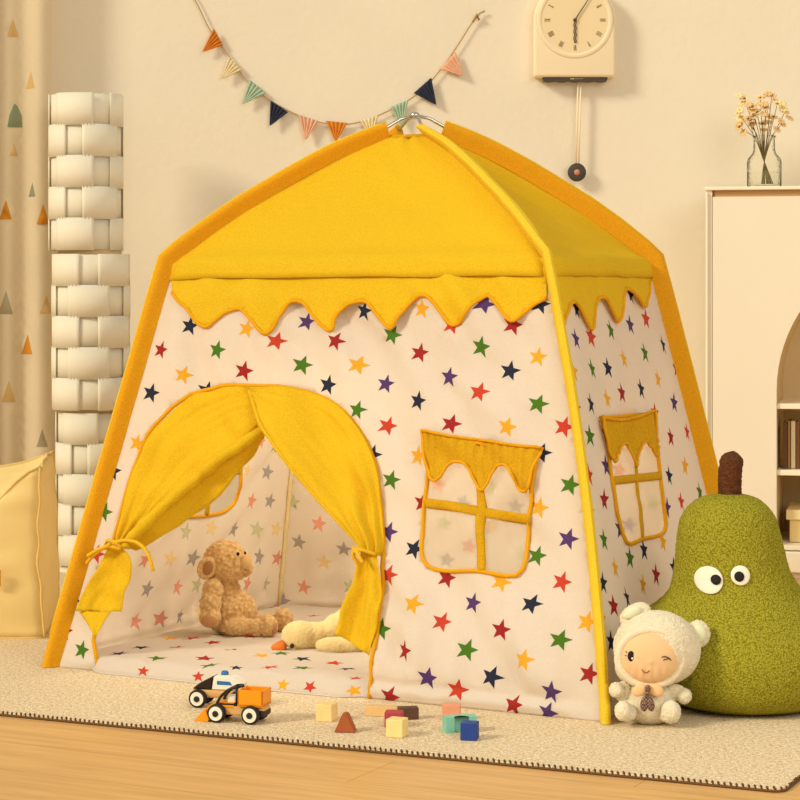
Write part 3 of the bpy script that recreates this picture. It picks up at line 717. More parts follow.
# ------------------------------------------------------------------ wall clock with pendulum
def clock():
    Y0 = WY; fy = WY-.055; sc = F/fy
    t = thing('wall_clock', 'cream arched wall clock with a dark pendulum hanging on the wall', 'clock', ((575-400)/sc, WY, CH+(HY-20)/sc))
    q = lambda px, py: ((px-575)/sc, (20-py)/sc)
    body = mat('clock_cream', 'F2E0BC', .5); dark = mat('clock_charcoal', '4A4238', .6); ink = mat('clock_ink', '5A4630', .6)
    w = 41/sc; bot = -57/sc; bm = bmesh.new()
    out = [(-w, bot), (w, bot)]+[(w*math.cos(a*PI/28), w*1.0*math.sin(a*PI/28)) for a in range(0, 29)]
    fr = [bm.verts.new((x, -.055, z)) for x, z in out]; f = bm.faces.new(fr)
    ex = bmesh.ops.extrude_face_region(bm, geom=[f]); vs = [e for e in ex['geom'] if isinstance(e, bmesh.types.BMVert)]
    bmesh.ops.translate(bm, vec=(0, .054, 0), verts=vs)
    es = [e for e in bm.edges if all(abs(v.co.y+.055) < 1e-4 for v in e.verts) or (abs(e.verts[0].co.x-e.verts[1].co.x) < 1e-4 and abs(e.verts[0].co.z-e.verts[1].co.z) < 1e-4 and e.verts[0].co.z < bot+.01)]
    bmesh.ops.bevel(bm, geom=es, offset=.010, segments=4, affect='EDGES', profile=.5)
    obj('case', bm, body, t, auto=50)
    # raised rim round a sunken dial
    MX = Matrix.Rotation(PI/2, 4, 'X'); r = 37/sc
    bm = bmesh.new(); lathe(bm, [(r*.90, .001), (r*.92, .003), (r*.96, .0042), (r*1.02, .0022), (r*1.05, 0), (r*.90, 0)], 56, (0, -.0545, 0), MX); obj('dial_rim', bm, body, t)
    bm = bmesh.new(); lathe(bm, [(0, .0), (r*.91, 0), (r*.91, .0012), (0, .0012)], 56, (0, -.0545, 0), MX); obj('dial', bm, mat('dial_face', 'EED9AE', .7), t, auto=40)
    NI = mat('numeral_ink', '8A6F45', .7)
    rom = ['XII', 'I', 'II', 'III', 'IIII', 'V', 'VI', 'VII', 'VIII', 'IX', 'X', 'XI']
    def stroke(a, b_, wd=.0014):
        A, B = V((a[0], -.0565, a[1])), V((b_[0], -.0565, b_[1])); d = B-A; ang = math.atan2(d.z, d.x)
        box(bm, (A+B)/2, (d.length, .0008, wd), Matrix.Rotation(-ang, 3, 'Y'))
    for h, s in enumerate(rom):
        bm = bmesh.new()
        th = -h*PI/6+PI/2; rad = V((math.cos(th), math.sin(th))); tan = V((rad.y, -rad.x)); c = rad*r*.75; hh = r*.075; x = 0
        wd = {'I': .0035, 'V': .006, 'X': .0065}; tot = sum(wd[ch] for ch in s); x = -tot/2
        for ch in s:
            m_ = x+wd[ch]/2; g = lambda dx, dy: tuple(c+tan*(m_+dx)+rad*dy)
            if ch == 'I': stroke(g(0, -hh), g(0, hh))
            elif ch == 'V': stroke(g(-.002, hh), g(0, -hh)); stroke(g(.002, hh), g(0, -hh))
            else: stroke(g(-.002, hh), g(.002, -hh)); stroke(g(.002, hh), g(-.002, -hh))
            x += wd[ch]
        obj('numeral', bm, NI, t, False)
    bm = bmesh.new(); tube(bm, [(0, -.060, 0), (q(593, -8)[0], -.060, q(593, -8)[1])], [.0022, .0012], 6); obj('minute_hand', bm, ink, t)
    bm = bmesh.new(); n = 24
    for sg in (-1, 1): tube(bm, [(sg*.0028+.0012*math.sin(k*.9), -.0585, -.072*k/n) for k in range(n+1)], .0014, 6)
    tube(bm, [(-.0028, -.0585, -.071), (.0035, -.0585, -.071)], .0014, 6); obj('hour_hand', bm, ink, t)
    bm = bmesh.new(); lathe(bm, [(0, 0), (.006, 0), (.005, .005), (0, .006)], 16, (0, -.0575, 0), MX); obj('hand_hub', bm, ink, t)
    # scalloped dark skirt
    bm = bmesh.new(); x0, x1 = q(543, 0)[0], q(608, 0)[0]; n = 60
    tp_ = [(x0+(x1-x0)*k/n, bot+.002) for k in range(n+1)]; bt = [(x, bot-.011-.0035*abs(math.sin(PI*5*k/n))+(.008 if k in (0, n) else 0)) for k, (x, _) in enumerate(tp_)]
    A = [bm.verts.new((x, -.046, z)) for x, z in tp_]; B = [bm.verts.new((x, -.046, z)) for x, z in bt]
    for k in range(n): bm.faces.new((A[k], B[k], B[k+1], A[k+1]))
    o = obj('skirt', bm, dark, t, False); solid(o, .03, -1)
    bm = bmesh.new()
    for k in range(9): box(bm, (-.012+k*.0042+(.003 if k > 2 else 0), -.0475, bot-.005), (.0026 if k > 2 else .0034, .0008, .0016 if k > 2 else .0034))
    obj('skirt_lettering', bm, mat('lettering_pale', 'CDBFA4', .7), t, False)
    bm = bmesh.new()
    for dx in (-.0045, .0045): tube(bm, [(.0165+dx, -.03, bot-.008), (.009+dx, -.03, q(0, 166)[1])], .0028, 8)
    rd = obj('pendulum_rod', bm, body, t)
    bm = bmesh.new(); c = (q(577.5, 0)[0], -.030, q(0, 172)[1])
    lathe(bm, [(0, -.006), (.024, -.006), (.029, -.003), (.029, .004), (.025, .007), (.012, .008), (0, .008)], 36, c, MX); bb = obj('pendulum_bob', bm, dark, rd)
    bm = bmesh.new(); lathe(bm, [(0, 0), (.0095, 0), (.009, .002), (0, .003)], 24, (c[0], c[1]-.0082, c[2]), MX); obj('bob_button', bm, mat('bob_pink', 'C98B6A', .5), rd)
clock()

# ------------------------------------------------------------------ arched bookcase
def bookcase():
    c = at(706, 285, 6.6); sc = F/6.6
    RZc = math.radians(-13)
    t = thing('bookcase', 'cream bookcase with an arched open niche against the wall', 'bookcase', (c.x, c.y, 0), RZc)
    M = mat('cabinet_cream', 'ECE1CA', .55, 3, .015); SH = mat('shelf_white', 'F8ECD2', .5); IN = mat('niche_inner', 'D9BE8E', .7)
    W, Dp, H = 1.36, .37, CH+(HY-189)/sc
    z = lambda py: CH-(py-HY)/sc
    xl = .209; R = .44; cx = xl+R; cz = z(390); base = z(545)
    th = .012
    bm = bmesh.new()
    box(bm, (.009, Dp/2, H/2), (.018, Dp, H)); box(bm, (W-.009, Dp/2, H/2), (.018, Dp, H)); box(bm, (W/2, Dp/2, .01), (W, Dp, .02))
    box(bm, (W/2, Dp-.006, H/2), (W, .012, H)); obj('carcass', bm, M, t, False)
    bm = bmesh.new(); box(bm, (W/2-.001, Dp/2-.004, H+.001), (W+.006, Dp+.012, .010), bev=.002); obj('top_panel', bm, SH, t, False)
    out = [(.020, .0), (W-.02, 0), (W-.02, H-.024), (.020, H-.024)]
    hole = [(xl, base), (xl+2*R, base)]+[(cx+R*math.cos(a*PI/40), cz+R*math.sin(a*PI/40)) for a in range(41)]
    o = cdt_mesh('arched_front', out, [hole], [], lambda x, y: V((x, -.004, y)), [M], .1, t, flat=True)
    for p in o.data.polygons: p.use_smooth = False
    solid(o, .020, -1)
    bm = bmesh.new(); box(bm, (.003, -.004, H/2-.004), (.006, .014, H-.012), bev=.0015); obj('edge_moulding', bm, SH, t, False); bm = bmesh.new(); box(bm, (W-.003, -.004, H/2-.004), (.006, .014, H-.012), bev=.0015); obj('edge_moulding', bm, SH, t, False)
    bm = bmesh.new(); box(bm, (W/2, .014, H/2), (W-.03, .008, H-.02))
    bm.free()
    # recess behind the reveal round the front panel and the niche cheeks
    G_ = mat('shaded_groove', 'C49A68', .8)  # shadow line of the recess painted as brown; drawer handles share it
    bm = bmesh.new(); box(bm, (.015, .012, H/2), (.020, .006, H-.01)); box(bm, (W/2, .012, H-.016), (W-.02, .006, .026)); obj('shaded_groove', bm, G_, t, False)
    bm = bmesh.new()
    n = 40; pr = [(xl, base)]+[(cx+R*math.cos(PI-a*PI/n), cz+R*math.sin(PI-a*PI/n)) for a in range(n+1)]+[(xl+2*R, base)]
    A = [bm.verts.new((x, .016, zz)) for x, zz in pr]; B = [bm.verts.new((x, Dp-.014, zz)) for x, zz in pr]
    for k in range(len(pr)-1): bm.faces.new((A[k], A[k+1], B[k+1], B[k]))
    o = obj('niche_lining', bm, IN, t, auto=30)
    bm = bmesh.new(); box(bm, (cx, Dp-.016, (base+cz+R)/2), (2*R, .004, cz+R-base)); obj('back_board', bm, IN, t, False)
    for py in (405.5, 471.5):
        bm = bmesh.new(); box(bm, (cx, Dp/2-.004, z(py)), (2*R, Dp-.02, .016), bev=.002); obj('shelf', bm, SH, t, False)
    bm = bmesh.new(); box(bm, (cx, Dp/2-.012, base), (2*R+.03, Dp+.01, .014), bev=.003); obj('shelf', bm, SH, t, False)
    for k in range(2):
        bm = bmesh.new(); box(bm, (xl+R*(k+.5)+.0, -.014, (base+.01)/2-.002), (R-.008, .022, base-.028), bev=.004); d = obj('drawer', bm, SH, t, False)
        bm = bmesh.new(); box(bm, (xl+R*(k+.5), -.03, base-.035), (.09, .012, .008), bev=.003); obj('handle', bm, G_, d, False)
    Mw = Matrix.Translation((c.x, c.y, 0)) @ Matrix.Rotation(RZc, 4, 'Z')
    # books
    cols = ['6B4A2C', 'A37B48', 'E7D6AE', '7A5230', 'D9B97E', '53361F', 'B8905A', 'E9DCBC', '8A623A', 'C7A268']
    words = ['dark brown', 'tan', 'cream', 'chestnut brown', 'sandy', 'darkest brown', 'light brown', 'off white', 'mid brown', 'pale tan']
    x = xl+.016
    for i, cc in enumerate(cols):
        wd = random.uniform(.008, .014); h = random.uniform(.132, .148); p = Mw @ V((x+wd/2, .06, z(471.5)+.009))
        b_ = thing('book', f'thin {words[i]} book upright in the row on the bookcase shelf', 'book', p, RZc, 'books on the middle shelf of the bookcase')
        cm_ = mat('book_'+str(i), cc, .6)
        bm = bmesh.new(); box(bm, (0, -.001, h/2), (wd, .004, h), bev=.0008); box(bm, (-wd/2+.0008, .055, h/2), (.0016, .11, h)); box(bm, (wd/2-.0008, .055, h/2), (.0016, .11, h)); obj('cover', bm, cm_, b_, False)
        bm = bmesh.new(); box(bm, (0, .055, h/2), (wd-.0034, .105, h-.006)); obj('pages', bm, mat('pages', 'EFE2C2', .9), b_, False)
        x += wd+.0018
    # lidded box
    p = Mw @ V((xl+.02, .05, base+.008)); bx_ = thing('storage_box', 'pale yellow cardboard box with a lid on the lowest shelf', 'box', p, RZc)
    bmB = mat('box_card', 'EFD594', .7)
    bm = bmesh.new(); box(bm, (.16, .12, .036), (.29, .22, .072), bev=.003); obj('box_body', bm, bmB, bx_, False)
    bm = bmesh.new(); box(bm, (.16, .12, .083), (.31, .24, .030), bev=.003); obj('lid', bm, mat('box_lid', 'F3DFA6', .7), bx_, False)
    # vase
    vp = Mw @ V(((765-706)/sc*1.005-.014, .14, H+.0075)); Yv = vp.y; k = Yv/F
    v_ = thing('glass_vase', 'rippled clear glass bottle vase holding dried flowers', 'vase', vp, 0)
    GL = bpy.data.materials.new('clear_rippled_glass'); GL.use_nodes = True; nt = GL.node_tree; N = nt.nodes; L = nt.links; N.clear()
    o_ = N.new('ShaderNodeOutputMaterial'); tr = N.new('ShaderNodeBsdfTransparent'); tr.inputs[0].default_value = (1, 1, .985, 1); gl = N.new('ShaderNodeBsdfGlossy'); gl.inputs['Roughness'].default_value = .08
    lw = N.new('ShaderNodeLayerWeight'); lw.inputs['Blend'].default_value = .10; ms = N.new('ShaderNodeMixShader'); ns = N.new('ShaderNodeTexNoise'); ns.inputs['Scale'].default_value = 90
    tc = N.new('ShaderNodeTexCoord'); L.new(tc.outputs['Object'], ns.inputs['Vector']); bp = N.new('ShaderNodeBump'); bp.inputs['Strength'].default_value = .8; bp.inputs['Distance'].default_value = .004
    L.new(ns.outputs['Fac'], bp.inputs['Height']); L.new(bp.outputs['Normal'], lw.inputs['Normal']); L.new(bp.outputs['Normal'], gl.inputs['Normal'])
    L.new(lw.outputs['Fresnel'], ms.inputs['Fac']); L.new(tr.outputs[0], ms.inputs[1]); L.new(gl.outputs[0], ms.inputs[2]); L.new(ms.outputs[0], o_.inputs['Surface'])
    pf = [(.0, .0), (.046, 0), (.052, .005), (.0525, .05), (.0525, .078), (.049, .090), (.038, .102), (.033, .112), (.032, .150), (.036, .158)]
    bm = bmesh.new(); lathe(bm, pf+[(.033, .158), (.029, .150), (.030, .112), (.046, .088), (.049, .05), (.048, .008), (0, .007)], 40); obj('vase_body', bm, GL, v_)
    WT = mat('water', 'E8E6B4', .1, alpha=.12); bm = bmesh.new(); lathe(bm, [(0, .009), (.0465, .010), (.0475, .05), (0, .05)], 32); obj('water', bm, WT, v_)
    # dried flower sprigs
    ST = mat('dry_stem', '6E5A34', .9); FL = [mat('petal_cream', 'F0D9A0', .9), mat('petal_peach', 'E6C088', .9)]; EY = mat('flower_eye', '8A6230', .9)
    heads = [(744, 99), (753, 107), (761, 98), (771, 96), (778, 104), (785, 112), (740, 113), (748, 119), (757, 112), (766, 108), (774, 117), (740, 127), (762, 124), (781, 124)]
    for i, (px, py) in enumerate(heads):
        tipw = at(px+random.uniform(-1, 1), py, Yv+random.uniform(-.035, .035)); tip = tipw-vp
        bend = V((tip.x*.35, tip.y*.35, .15)); b0 = V((-tip.x*.25+.008, -tip.y*.2, .012))
        s = thing('dried_flower', 'small cream dried flower sprig standing in the glass vase', 'flower', vp+V((0, 0, .0)), 0, 'dried flowers in the glass vase')
        bm = bmesh.new(); pts = catmull([b0, V((0, 0, .08))+tip*.02, bend, tip.lerp(bend, .35), tip], 12); tube(bm, pts, [.0014]*8+[.001]*5, 5)
        if i % 2: tube(bm, [pts[9], pts[10]+V((random.uniform(-.02, .02), 0, .022))], .0008, 4)
        obj('stem', bm, ST, s)
        bm = bmesh.new(); d = (tip-pts[-3]).normalized(); nrm = (d+V((0, -.9, .1))).normalized(); Q = nrm.to_track_quat('Z', 'Y').to_matrix()
        np_ = 8
        for k2 in range(np_):
            a = 2*PI*k2/np_; R_ = Q @ Matrix.Rotation(a, 3, 'Z'); ell(bm, tip+R_ @ V((.009, 0, .001)), (.0078, .0042, .0018), R_ @ Matrix.Rotation(-.3, 3, 'Y'), 8, 5)
        for tq in (V((random.uniform(-.02, .02), random.uniform(-.01, .01), random.uniform(-.02, -.012))), V((random.uniform(-.018, .018), 0, random.uniform(-.004, .014)))):
            tp2 = tip+tq
            for k2 in range(np_):
                a = 2*PI*k2/np_; R_ = Q @ Matrix.Rotation(a, 3, 'Z'); ell(bm, tp2+R_ @ V((.0085, 0, .001)), (.007, .0038, .0016), R_, 8, 5)
        obj('petals', bm, FL[i % 2], s)
        bm = bmesh.new(); ell(bm, tip+nrm*.002, (.0035, .0035, .0025), Q, 10, 6); obj('flower_eye', bm, EY, s)
    # picture frame whose edge shows
    fp = Mw @ V((.293, .17, H+.0075)); f_ = thing('picture_frame', 'pale wooden picture frame standing on the bookcase beside the vase', 'picture frame', fp, RZc)
    tilt = Matrix.Rotation(math.radians(-8), 3, 'X'); bm = bmesh.new()
    for cc, ss in (((.0, 0, .09), (.012, .014, .18)), ((.14, 0, .09), (.012, .014, .18)), ((.07, 0, .006), (.152, .014, .012)), ((.07, 0, .174), (.152, .014, .012))): box(bm, tilt @ V(cc), ss, tilt, .002)
    obj('frame', bm, mat('frame_wood', 'B9A074', .6), f_, False)
    bm = bmesh.new(); box(bm, tilt @ V((.07, .003, .09)), (.13, .004, .165), tilt); obj('picture', bm, mat('picture_print', 'DDD6B0', .7, 12, .15), f_, False)
bookcase()

# ------------------------------------------------------------------ pear cushion
def pear():
    Y0 = 4.52; k = Y0/F; cx0 = (745-400)*k
    t = thing('pear_cushion', 'big green boucle pear cushion with two round eyes beside the tent', 'cushion', (cx0, Y0, RZ))
    rg = [(0, 746, .10), (.004, 746, .135), (.018, 746, .172), (.045, 746, .198), (.085, 745.5, .211), (.125, 744, .206)]
    for py, c, w in ((618, 741, 86), (602, 738.5, 75), (588, 736, 65), (570, 732, 57.5), (550, 730, 54), (530, 728.5, 51), (515, 728, 46), (503, 728, 36), (497, 728.5, 26), (494, 729, 13), (493, 729, 2)): rg.append((CH-RZ-(py-HY)*k, c, w*k))
    rg.sort(); Z = [r[0] for r in rg]
    cur = catmull([V((r[0], (r[1]-745)*k, r[2])) for r in rg], 230)
    GM = bpy.data.materials.new('green_boucle'); GM.use_nodes = True; nt = GM.node_tree; N = nt.nodes; L = nt.links; b = N['Principled BSDF']; b.inputs['Roughness'].default_value = 1; b.inputs['Specular IOR Level'].default_value = .1
    tc = N.new('ShaderNodeTexCoord'); vo = N.new('ShaderNodeTexVoronoi'); vo.inputs['Scale'].default_value = 300; L.new(tc.outputs['Object'], vo.inputs['Vector'])
    rp = N.new('ShaderNodeValToRGB'); rp.color_ramp.elements[0].position = .1; rp.color_ramp.elements[0].color = lin('B9AF3E'); rp.color_ramp.elements[1].position = .75; rp.color_ramp.elements[1].color = lin('7C7719')
    L.new(vo.outputs['Distance'], rp.inputs['Fac']); L.new(rp.outputs['Color'], b.inputs['Base Color'])
    bp = N.new('ShaderNodeBump'); bp.invert = True; bp.inputs['Strength'].default_value = .6; bp.inputs['Distance'].default_value = .004; L.new(vo.outputs['Distance'], bp.inputs['Height']); L.new(bp.outputs['Normal'], b.inputs['Normal'])
    bm = bmesh.new(); nu = 420; c0 = []
    def fn(u, v):
        p = cur[round(v*230)]; a = 2*PI*u; r = p.z
        lump = 1+.02*nz(math.cos(a)*1.5, math.sin(a)*1.5, p.x*9)
        q = V((p.y+r*lump*math.cos(a), r*.98*lump*math.sin(a), p.x))
        d = noise.noise(q*170); q += V((math.cos(a), math.sin(a), .2))*.0016*d
        # left lobe resting against the tent wall
        lb = math.exp(-((a-PI)/.5)**2)*math.exp(-((p.x-.175)/.032)**2); q.x -= .045*lb
        return V((q.x, q.y, max(q.z, 0)))
    grid(bm, fn, nu, 230, True); bmesh.ops.remove_doubles(bm, verts=[v for v in bm.verts if v.co.z > .405], dist=.0012)
    for rr in ():
        pass
    body = obj('pear_body', bm, GM, t)
    bv = BVHTree.FromPolygons([v.co.copy() for v in body.data.vertices], [list(p.vertices) for p in body.data.polygons])
    def disc(px, py, r, name, m, lift, parent, par_lift=0, ax=1, dom=.003):
        c = V(((px-400)*k-cx0, 0, CH-RZ-(py-HY)*k)); bm = bmesh.new(); R = r*k; ra = 12; na = 36; rows = []
        # depth: shift for perspective (the surface stands nearer than the axis)
        h0 = bv.ray_cast(V((c.x, -1, c.z)), V((0, 1, 0)))[0]; f = (Y0+h0.y)/Y0
        c = V((((px-400)*k*f)-cx0, 0, CH-RZ-(py-HY)*k*f)); h0, n0 = bv.ray_cast(V((c.x, -1, c.z)), V((0, 1, 0)))[:2]
        ctr = bm.verts.new(h0+V((0, -lift-dom, 0)))
        for i in range(1, ra+1):
            ring = []
            for j in range(na):
                x = c.x+R*ax*i/ra*math.cos(2*PI*j/na); z_ = c.z+R*i/ra*math.sin(2*PI*j/na)
                ys = []
                for (dx, dz) in ((0, 0), (.004, 0), (-.004, 0), (0, .004), (0, -.004)):
                    h = bv.ray_cast(V((x+dx, -1, z_+dz)), V((0, 1, 0)))[0]
                    if h: ys.append(h.y)
                y = (sum(ys)/len(ys) if ys else h0.y)-.001
                ring.append(bm.verts.new((x, y-lift-dom*(1-(i/ra)**4), z_)))
            rows.append(ring)
        for j in range(na): bm.faces.new((ctr, rows[0][(j+1) % na], rows[0][j]))
        for A, B in zip(rows, rows[1:]):
            for j in range(na): bm.faces.new((A[j], A[(j+1) % na], B[(j+1) % na], B[j]))
        o = obj(name, bm, m, parent); solid(o, .003, -1); return o
    WH = mat('felt_white', 'F4E8D4', .9); BK = mat('felt_black', '17120F', .7)
    e = disc(709.4, 580.5, 13.2, 'eye', WH, .004, t); disc(716, 579.8, 4.9, 'pupil', BK, .0085, e)
    e = disc(740.4, 575.3, 9.5, 'eye', WH, .004, t); disc(738.9, 576.2, 4.9, 'pupil', BK, .0085, e)
    SM = mat('brown_boucle', '5A3218', 1, 90, .3, 190, .8, .004, vor=True)
    bm = bmesh.new(); P0 = V(((730-400)*k-cx0, 0, CH-RZ-(500-HY)*k)); P1 = V(((730-400)*k-cx0, 0, CH-RZ-(475-HY)*k)); P2 = V(((733-400)*k-cx0, 0, CH-RZ-(451-HY)*k))
    pts = catmull([P0, P1, P2], 30); rr = [.0235]*24+[.0232, .0225, .021, .0185, .015, .0095, .002]; tube(bm, pts, rr, 40)
    bmesh.ops.subdivide_edges(bm, edges=[e for e in bm.edges], cuts=1)
    for v in bm.verts:
        d = noise.voronoi(v.co*170)[0][0]; ax = V((v.co.x-P1.x, v.co.y, 0)); v.co += ax.normalized()*.002*(1-min(1, d*1.4)) if ax.length > .001 else V()
    obj('stem', bm, SM, t)
pear()

# ------------------------------------------------------------------ bear-hood doll
FLEECE = mat('cream_fleece', 'F1E3C2', 1, 70, .05, 420, .9, .003, sheen=.3)
def doll():
    Y0 = 4.33; k = Y0/F; cx0 = (650-400)*k; bz = ground(650, 724).z
    t = thing('plush_doll', 'winking baby doll in a cream fleece bear suit beside the tent corner', 'doll', (cx0, Y0, RZ))
    q = lambda px, py, d=0: V(((px-400)*(Y0+d)/F-cx0, d, CH-RZ-(py-HY)*(Y0+d)/F))
    s = k
    dz = lambda v: V((v.x, v.y, max(v.z, 0)))
    body = [(q(649, 703), (27*s, 24*s, 24*s)), (q(648, 690), (19*s, 18*s, 14*s)),
            (q(624, 692, -.012), (9*s, 9*s, 11*s)), (q(617, 690, -.022), (8*s, 8*s, 8*s)), (q(674, 692, -.012), (12*s, 9*s, 8*s)), (q(684, 696, -.022), (8*s, 8*s, 8*s)),
            (q(627, 712, -.035), (10*s, 15*s, 9*s)), (q(623, 711, -.055), (8.5*s, 8*s, 10*s)), (q(668, 713, -.035), (11*s, 15*s, 9*s)), (q(671, 712, -.055), (10*s, 8*s, 11.5*s))]
    body = [(V((c.x, c.y, max(c.z, r[2]*.92))), r) for c, r in body]
    obj_ = blob('fleece_suit', body, .0021, FLEECE, t, 4, .0022, 420)
    # hood with ears
    rt = Matrix.Rotation(math.radians(5), 3, 'Y')
    bm = bmesh.new(); hc = q(657, 648, .010); R = V((44*s, 38*s, 37.5*s)); fa = q(651, 658, .010)
    hood = [(hc, R, rt), (q(649, 667, .0), (34*s, 30*s, 22*s)), (q(635, 614, .018), (17*s, 7*s, 10*s), Matrix.Rotation(math.radians(-28), 3, 'Y')), (q(698, 634, .018), (12.5*s, 7*s, 14*s))]
    h = blob('bear_hood', hood, .0021, FLEECE, t, 4, .0022, 420)
    pad = mat('ear_lining', 'DDE0BE', .9)
    bm = bmesh.new(); ell(bm, q(699, 634, .003), (7.5*s, 3*s, 9*s)); obj('ear_lining', bm, pad, h)
    bm = bmesh.new(); ell(bm, q(632, 612.5, .003), (10*s, 3*s, 5*s), Matrix.Rotation(math.radians(-28), 3, 'Y')); obj('ear_lining', bm, pad, h)
    # face cushion proud of the hood, ringed by a fleece roll
    SKIN = mat('skin_cloth', 'EBC291', .8, 20, .02)
    fc = q(650.5, 658, -.052); FR = V((29.5*s, 0, 25.5*s))
    bm = bmesh.new()
    def face(u, v):
        a = 2*PI*u; r = v; x = FR.x*r*math.cos(a)*(1+.0*r); z = FR.z*r*math.sin(a)
        y = -.030*math.sqrt(max(0, 1-r*r*.92))+.010
        if z < -.01: y += .0018*math.sin(x*420)*min(1, (-z-.01)/.02)
        y -= .004*math.exp(-((x+.002)**2+(z+.004)**2)/.00002)*.6
        return fc+V((x, y, z))
    grid(bm, face, 48, 16, True); bmesh.ops.remove_doubles(bm, verts=bm.verts, dist=.0002); fo = obj('face', bm, SKIN, t)
    for v in fo.data.vertices: pass
    bm = bmesh.new(); n = 56; tube(bm, [fc+V((FR.x*1.07*math.cos(2*PI*j/n), .006, FR.z*1.07*math.sin(2*PI*j/n))) for j in range(n)], [.0085+.0012*nz(j*.9, 1) for j in range(n)], 12, True)
    for v in bm.verts: v.co += V((nz(v.co.x*400, v.co.z*400, 1), nz(v.co.x*400, v.co.z*400, 5), nz(v.co.x*400, v.co.z*400, 9)))*.0012
    obj('hood_trim', bm, FLEECE, h)
    def fy(px, py):
        x = (px-650.5)*s/1.0; z = -(py-658)*s; r = min(1, math.hypot(x/FR.x, z/FR.z)); return V((x, -.030*math.sqrt(max(0, 1-r*r*.92))+.010, z))
    def on(px, py, l=.0012):
        p = fc+fy(px, py); return p+V((0, -l, 0))
    INK = mat('thread_black', '221610', .6); WHT = mat('thread_white', 'FFFFFF', .6); BRN = mat('thread_brown', '8A3A22', .7)
    bm = bmesh.new(); ell(bm, on(630.5, 655), (3.3*s, .0012, 5.2*s)); obj('eye', bm, INK, fo)
    bm = bmesh.new(); ell(bm, on(629.6, 652.5, .0025), (1.2*s, .0006, 1.6*s)); ell(bm, on(631.5, 657, .0025), (.8*s, .0006, 1*s)); obj('eye_glint', bm, WHT, fo)
    bm = bmesh.new(); tube(bm, [on(627, 652), on(625.5, 650.5)], .0007, 5); tube(bm, [on(626.5, 655), on(624.6, 654.5)], .0007, 5); obj('eyelash', bm, INK, fo); bm = bmesh.new()
    tube(bm, catmull([on(660.5, 655.5), on(664, 655), on(667.5, 656.5), on(670, 659)], 10), .0009, 6); obj('winking_eyelid', bm, INK, fo); bm = bmesh.new(); tube(bm, catmull([on(662, 658.5), on(665, 657.5), on(668, 657.5)], 6), .0008, 6); obj('winking_eyelid', bm, INK, fo)
    bm = bmesh.new(); tube(bm, catmull([on(641, 667.5), on(643, 670.5), on(646, 671), on(648.5, 668.5)], 10), .0008, 6); obj('mouth', bm, BRN, fo)
    bm = bmesh.new(); ell(bm, on(649, 663, -.0008), (1.6*s, .0016, 1.2*s)); obj('nose', bm, SKIN, fo)
    BW = mat('peach_ribbon', 'ECC08A', .8, 20, .05); CK = mat('brown_check', '5E3B2A', .8)
    bm = bmesh.new()
    for sg in (-1, 1):
        bm = bmesh.new(); ell(bm, q(648+sg*8, 690, -.056), (8*s, 3*s, 6*s), Matrix.Rotation(sg*.5, 3, 'Y')); obj('bow_loop', bm, BW, t)
    CH_ = bpy.data.materials.new('checked_tie'); CH_.use_nodes = True; nt = CH_.node_tree; ck = nt.nodes.new('ShaderNodeTexChecker'); ck.inputs['Scale'].default_value = 300; ck.inputs['Color1'].default_value = lin('30161A'); ck.inputs['Color2'].default_value = lin('9A7462')
    tcn = nt.nodes.new('ShaderNodeTexCoord'); nt.links.new(tcn.outputs['Object'], ck.inputs['Vector']); nt.links.new(ck.outputs['Color'], nt.nodes['Principled BSDF'].inputs['Base Color'])
    bm = bmesh.new(); ell(bm, q(648, 688, -.064), (2.6*s, 2.5*s, 3.5*s)); tube(bm, [q(648, 689, -.064), q(647, 697, -.064)], .0032, 8)
    ell(bm, q(644.5, 704, -.062), (4.2*s, 2.5*s, 7.5*s), Matrix.Rotation(.12, 3, 'Y')); ell(bm, q(650.5, 704.5, -.062), (4*s, 2.5*s, 7*s), Matrix.Rotation(-.2, 3, 'Y')); obj('check_tie', bm, CH_, t)
doll()

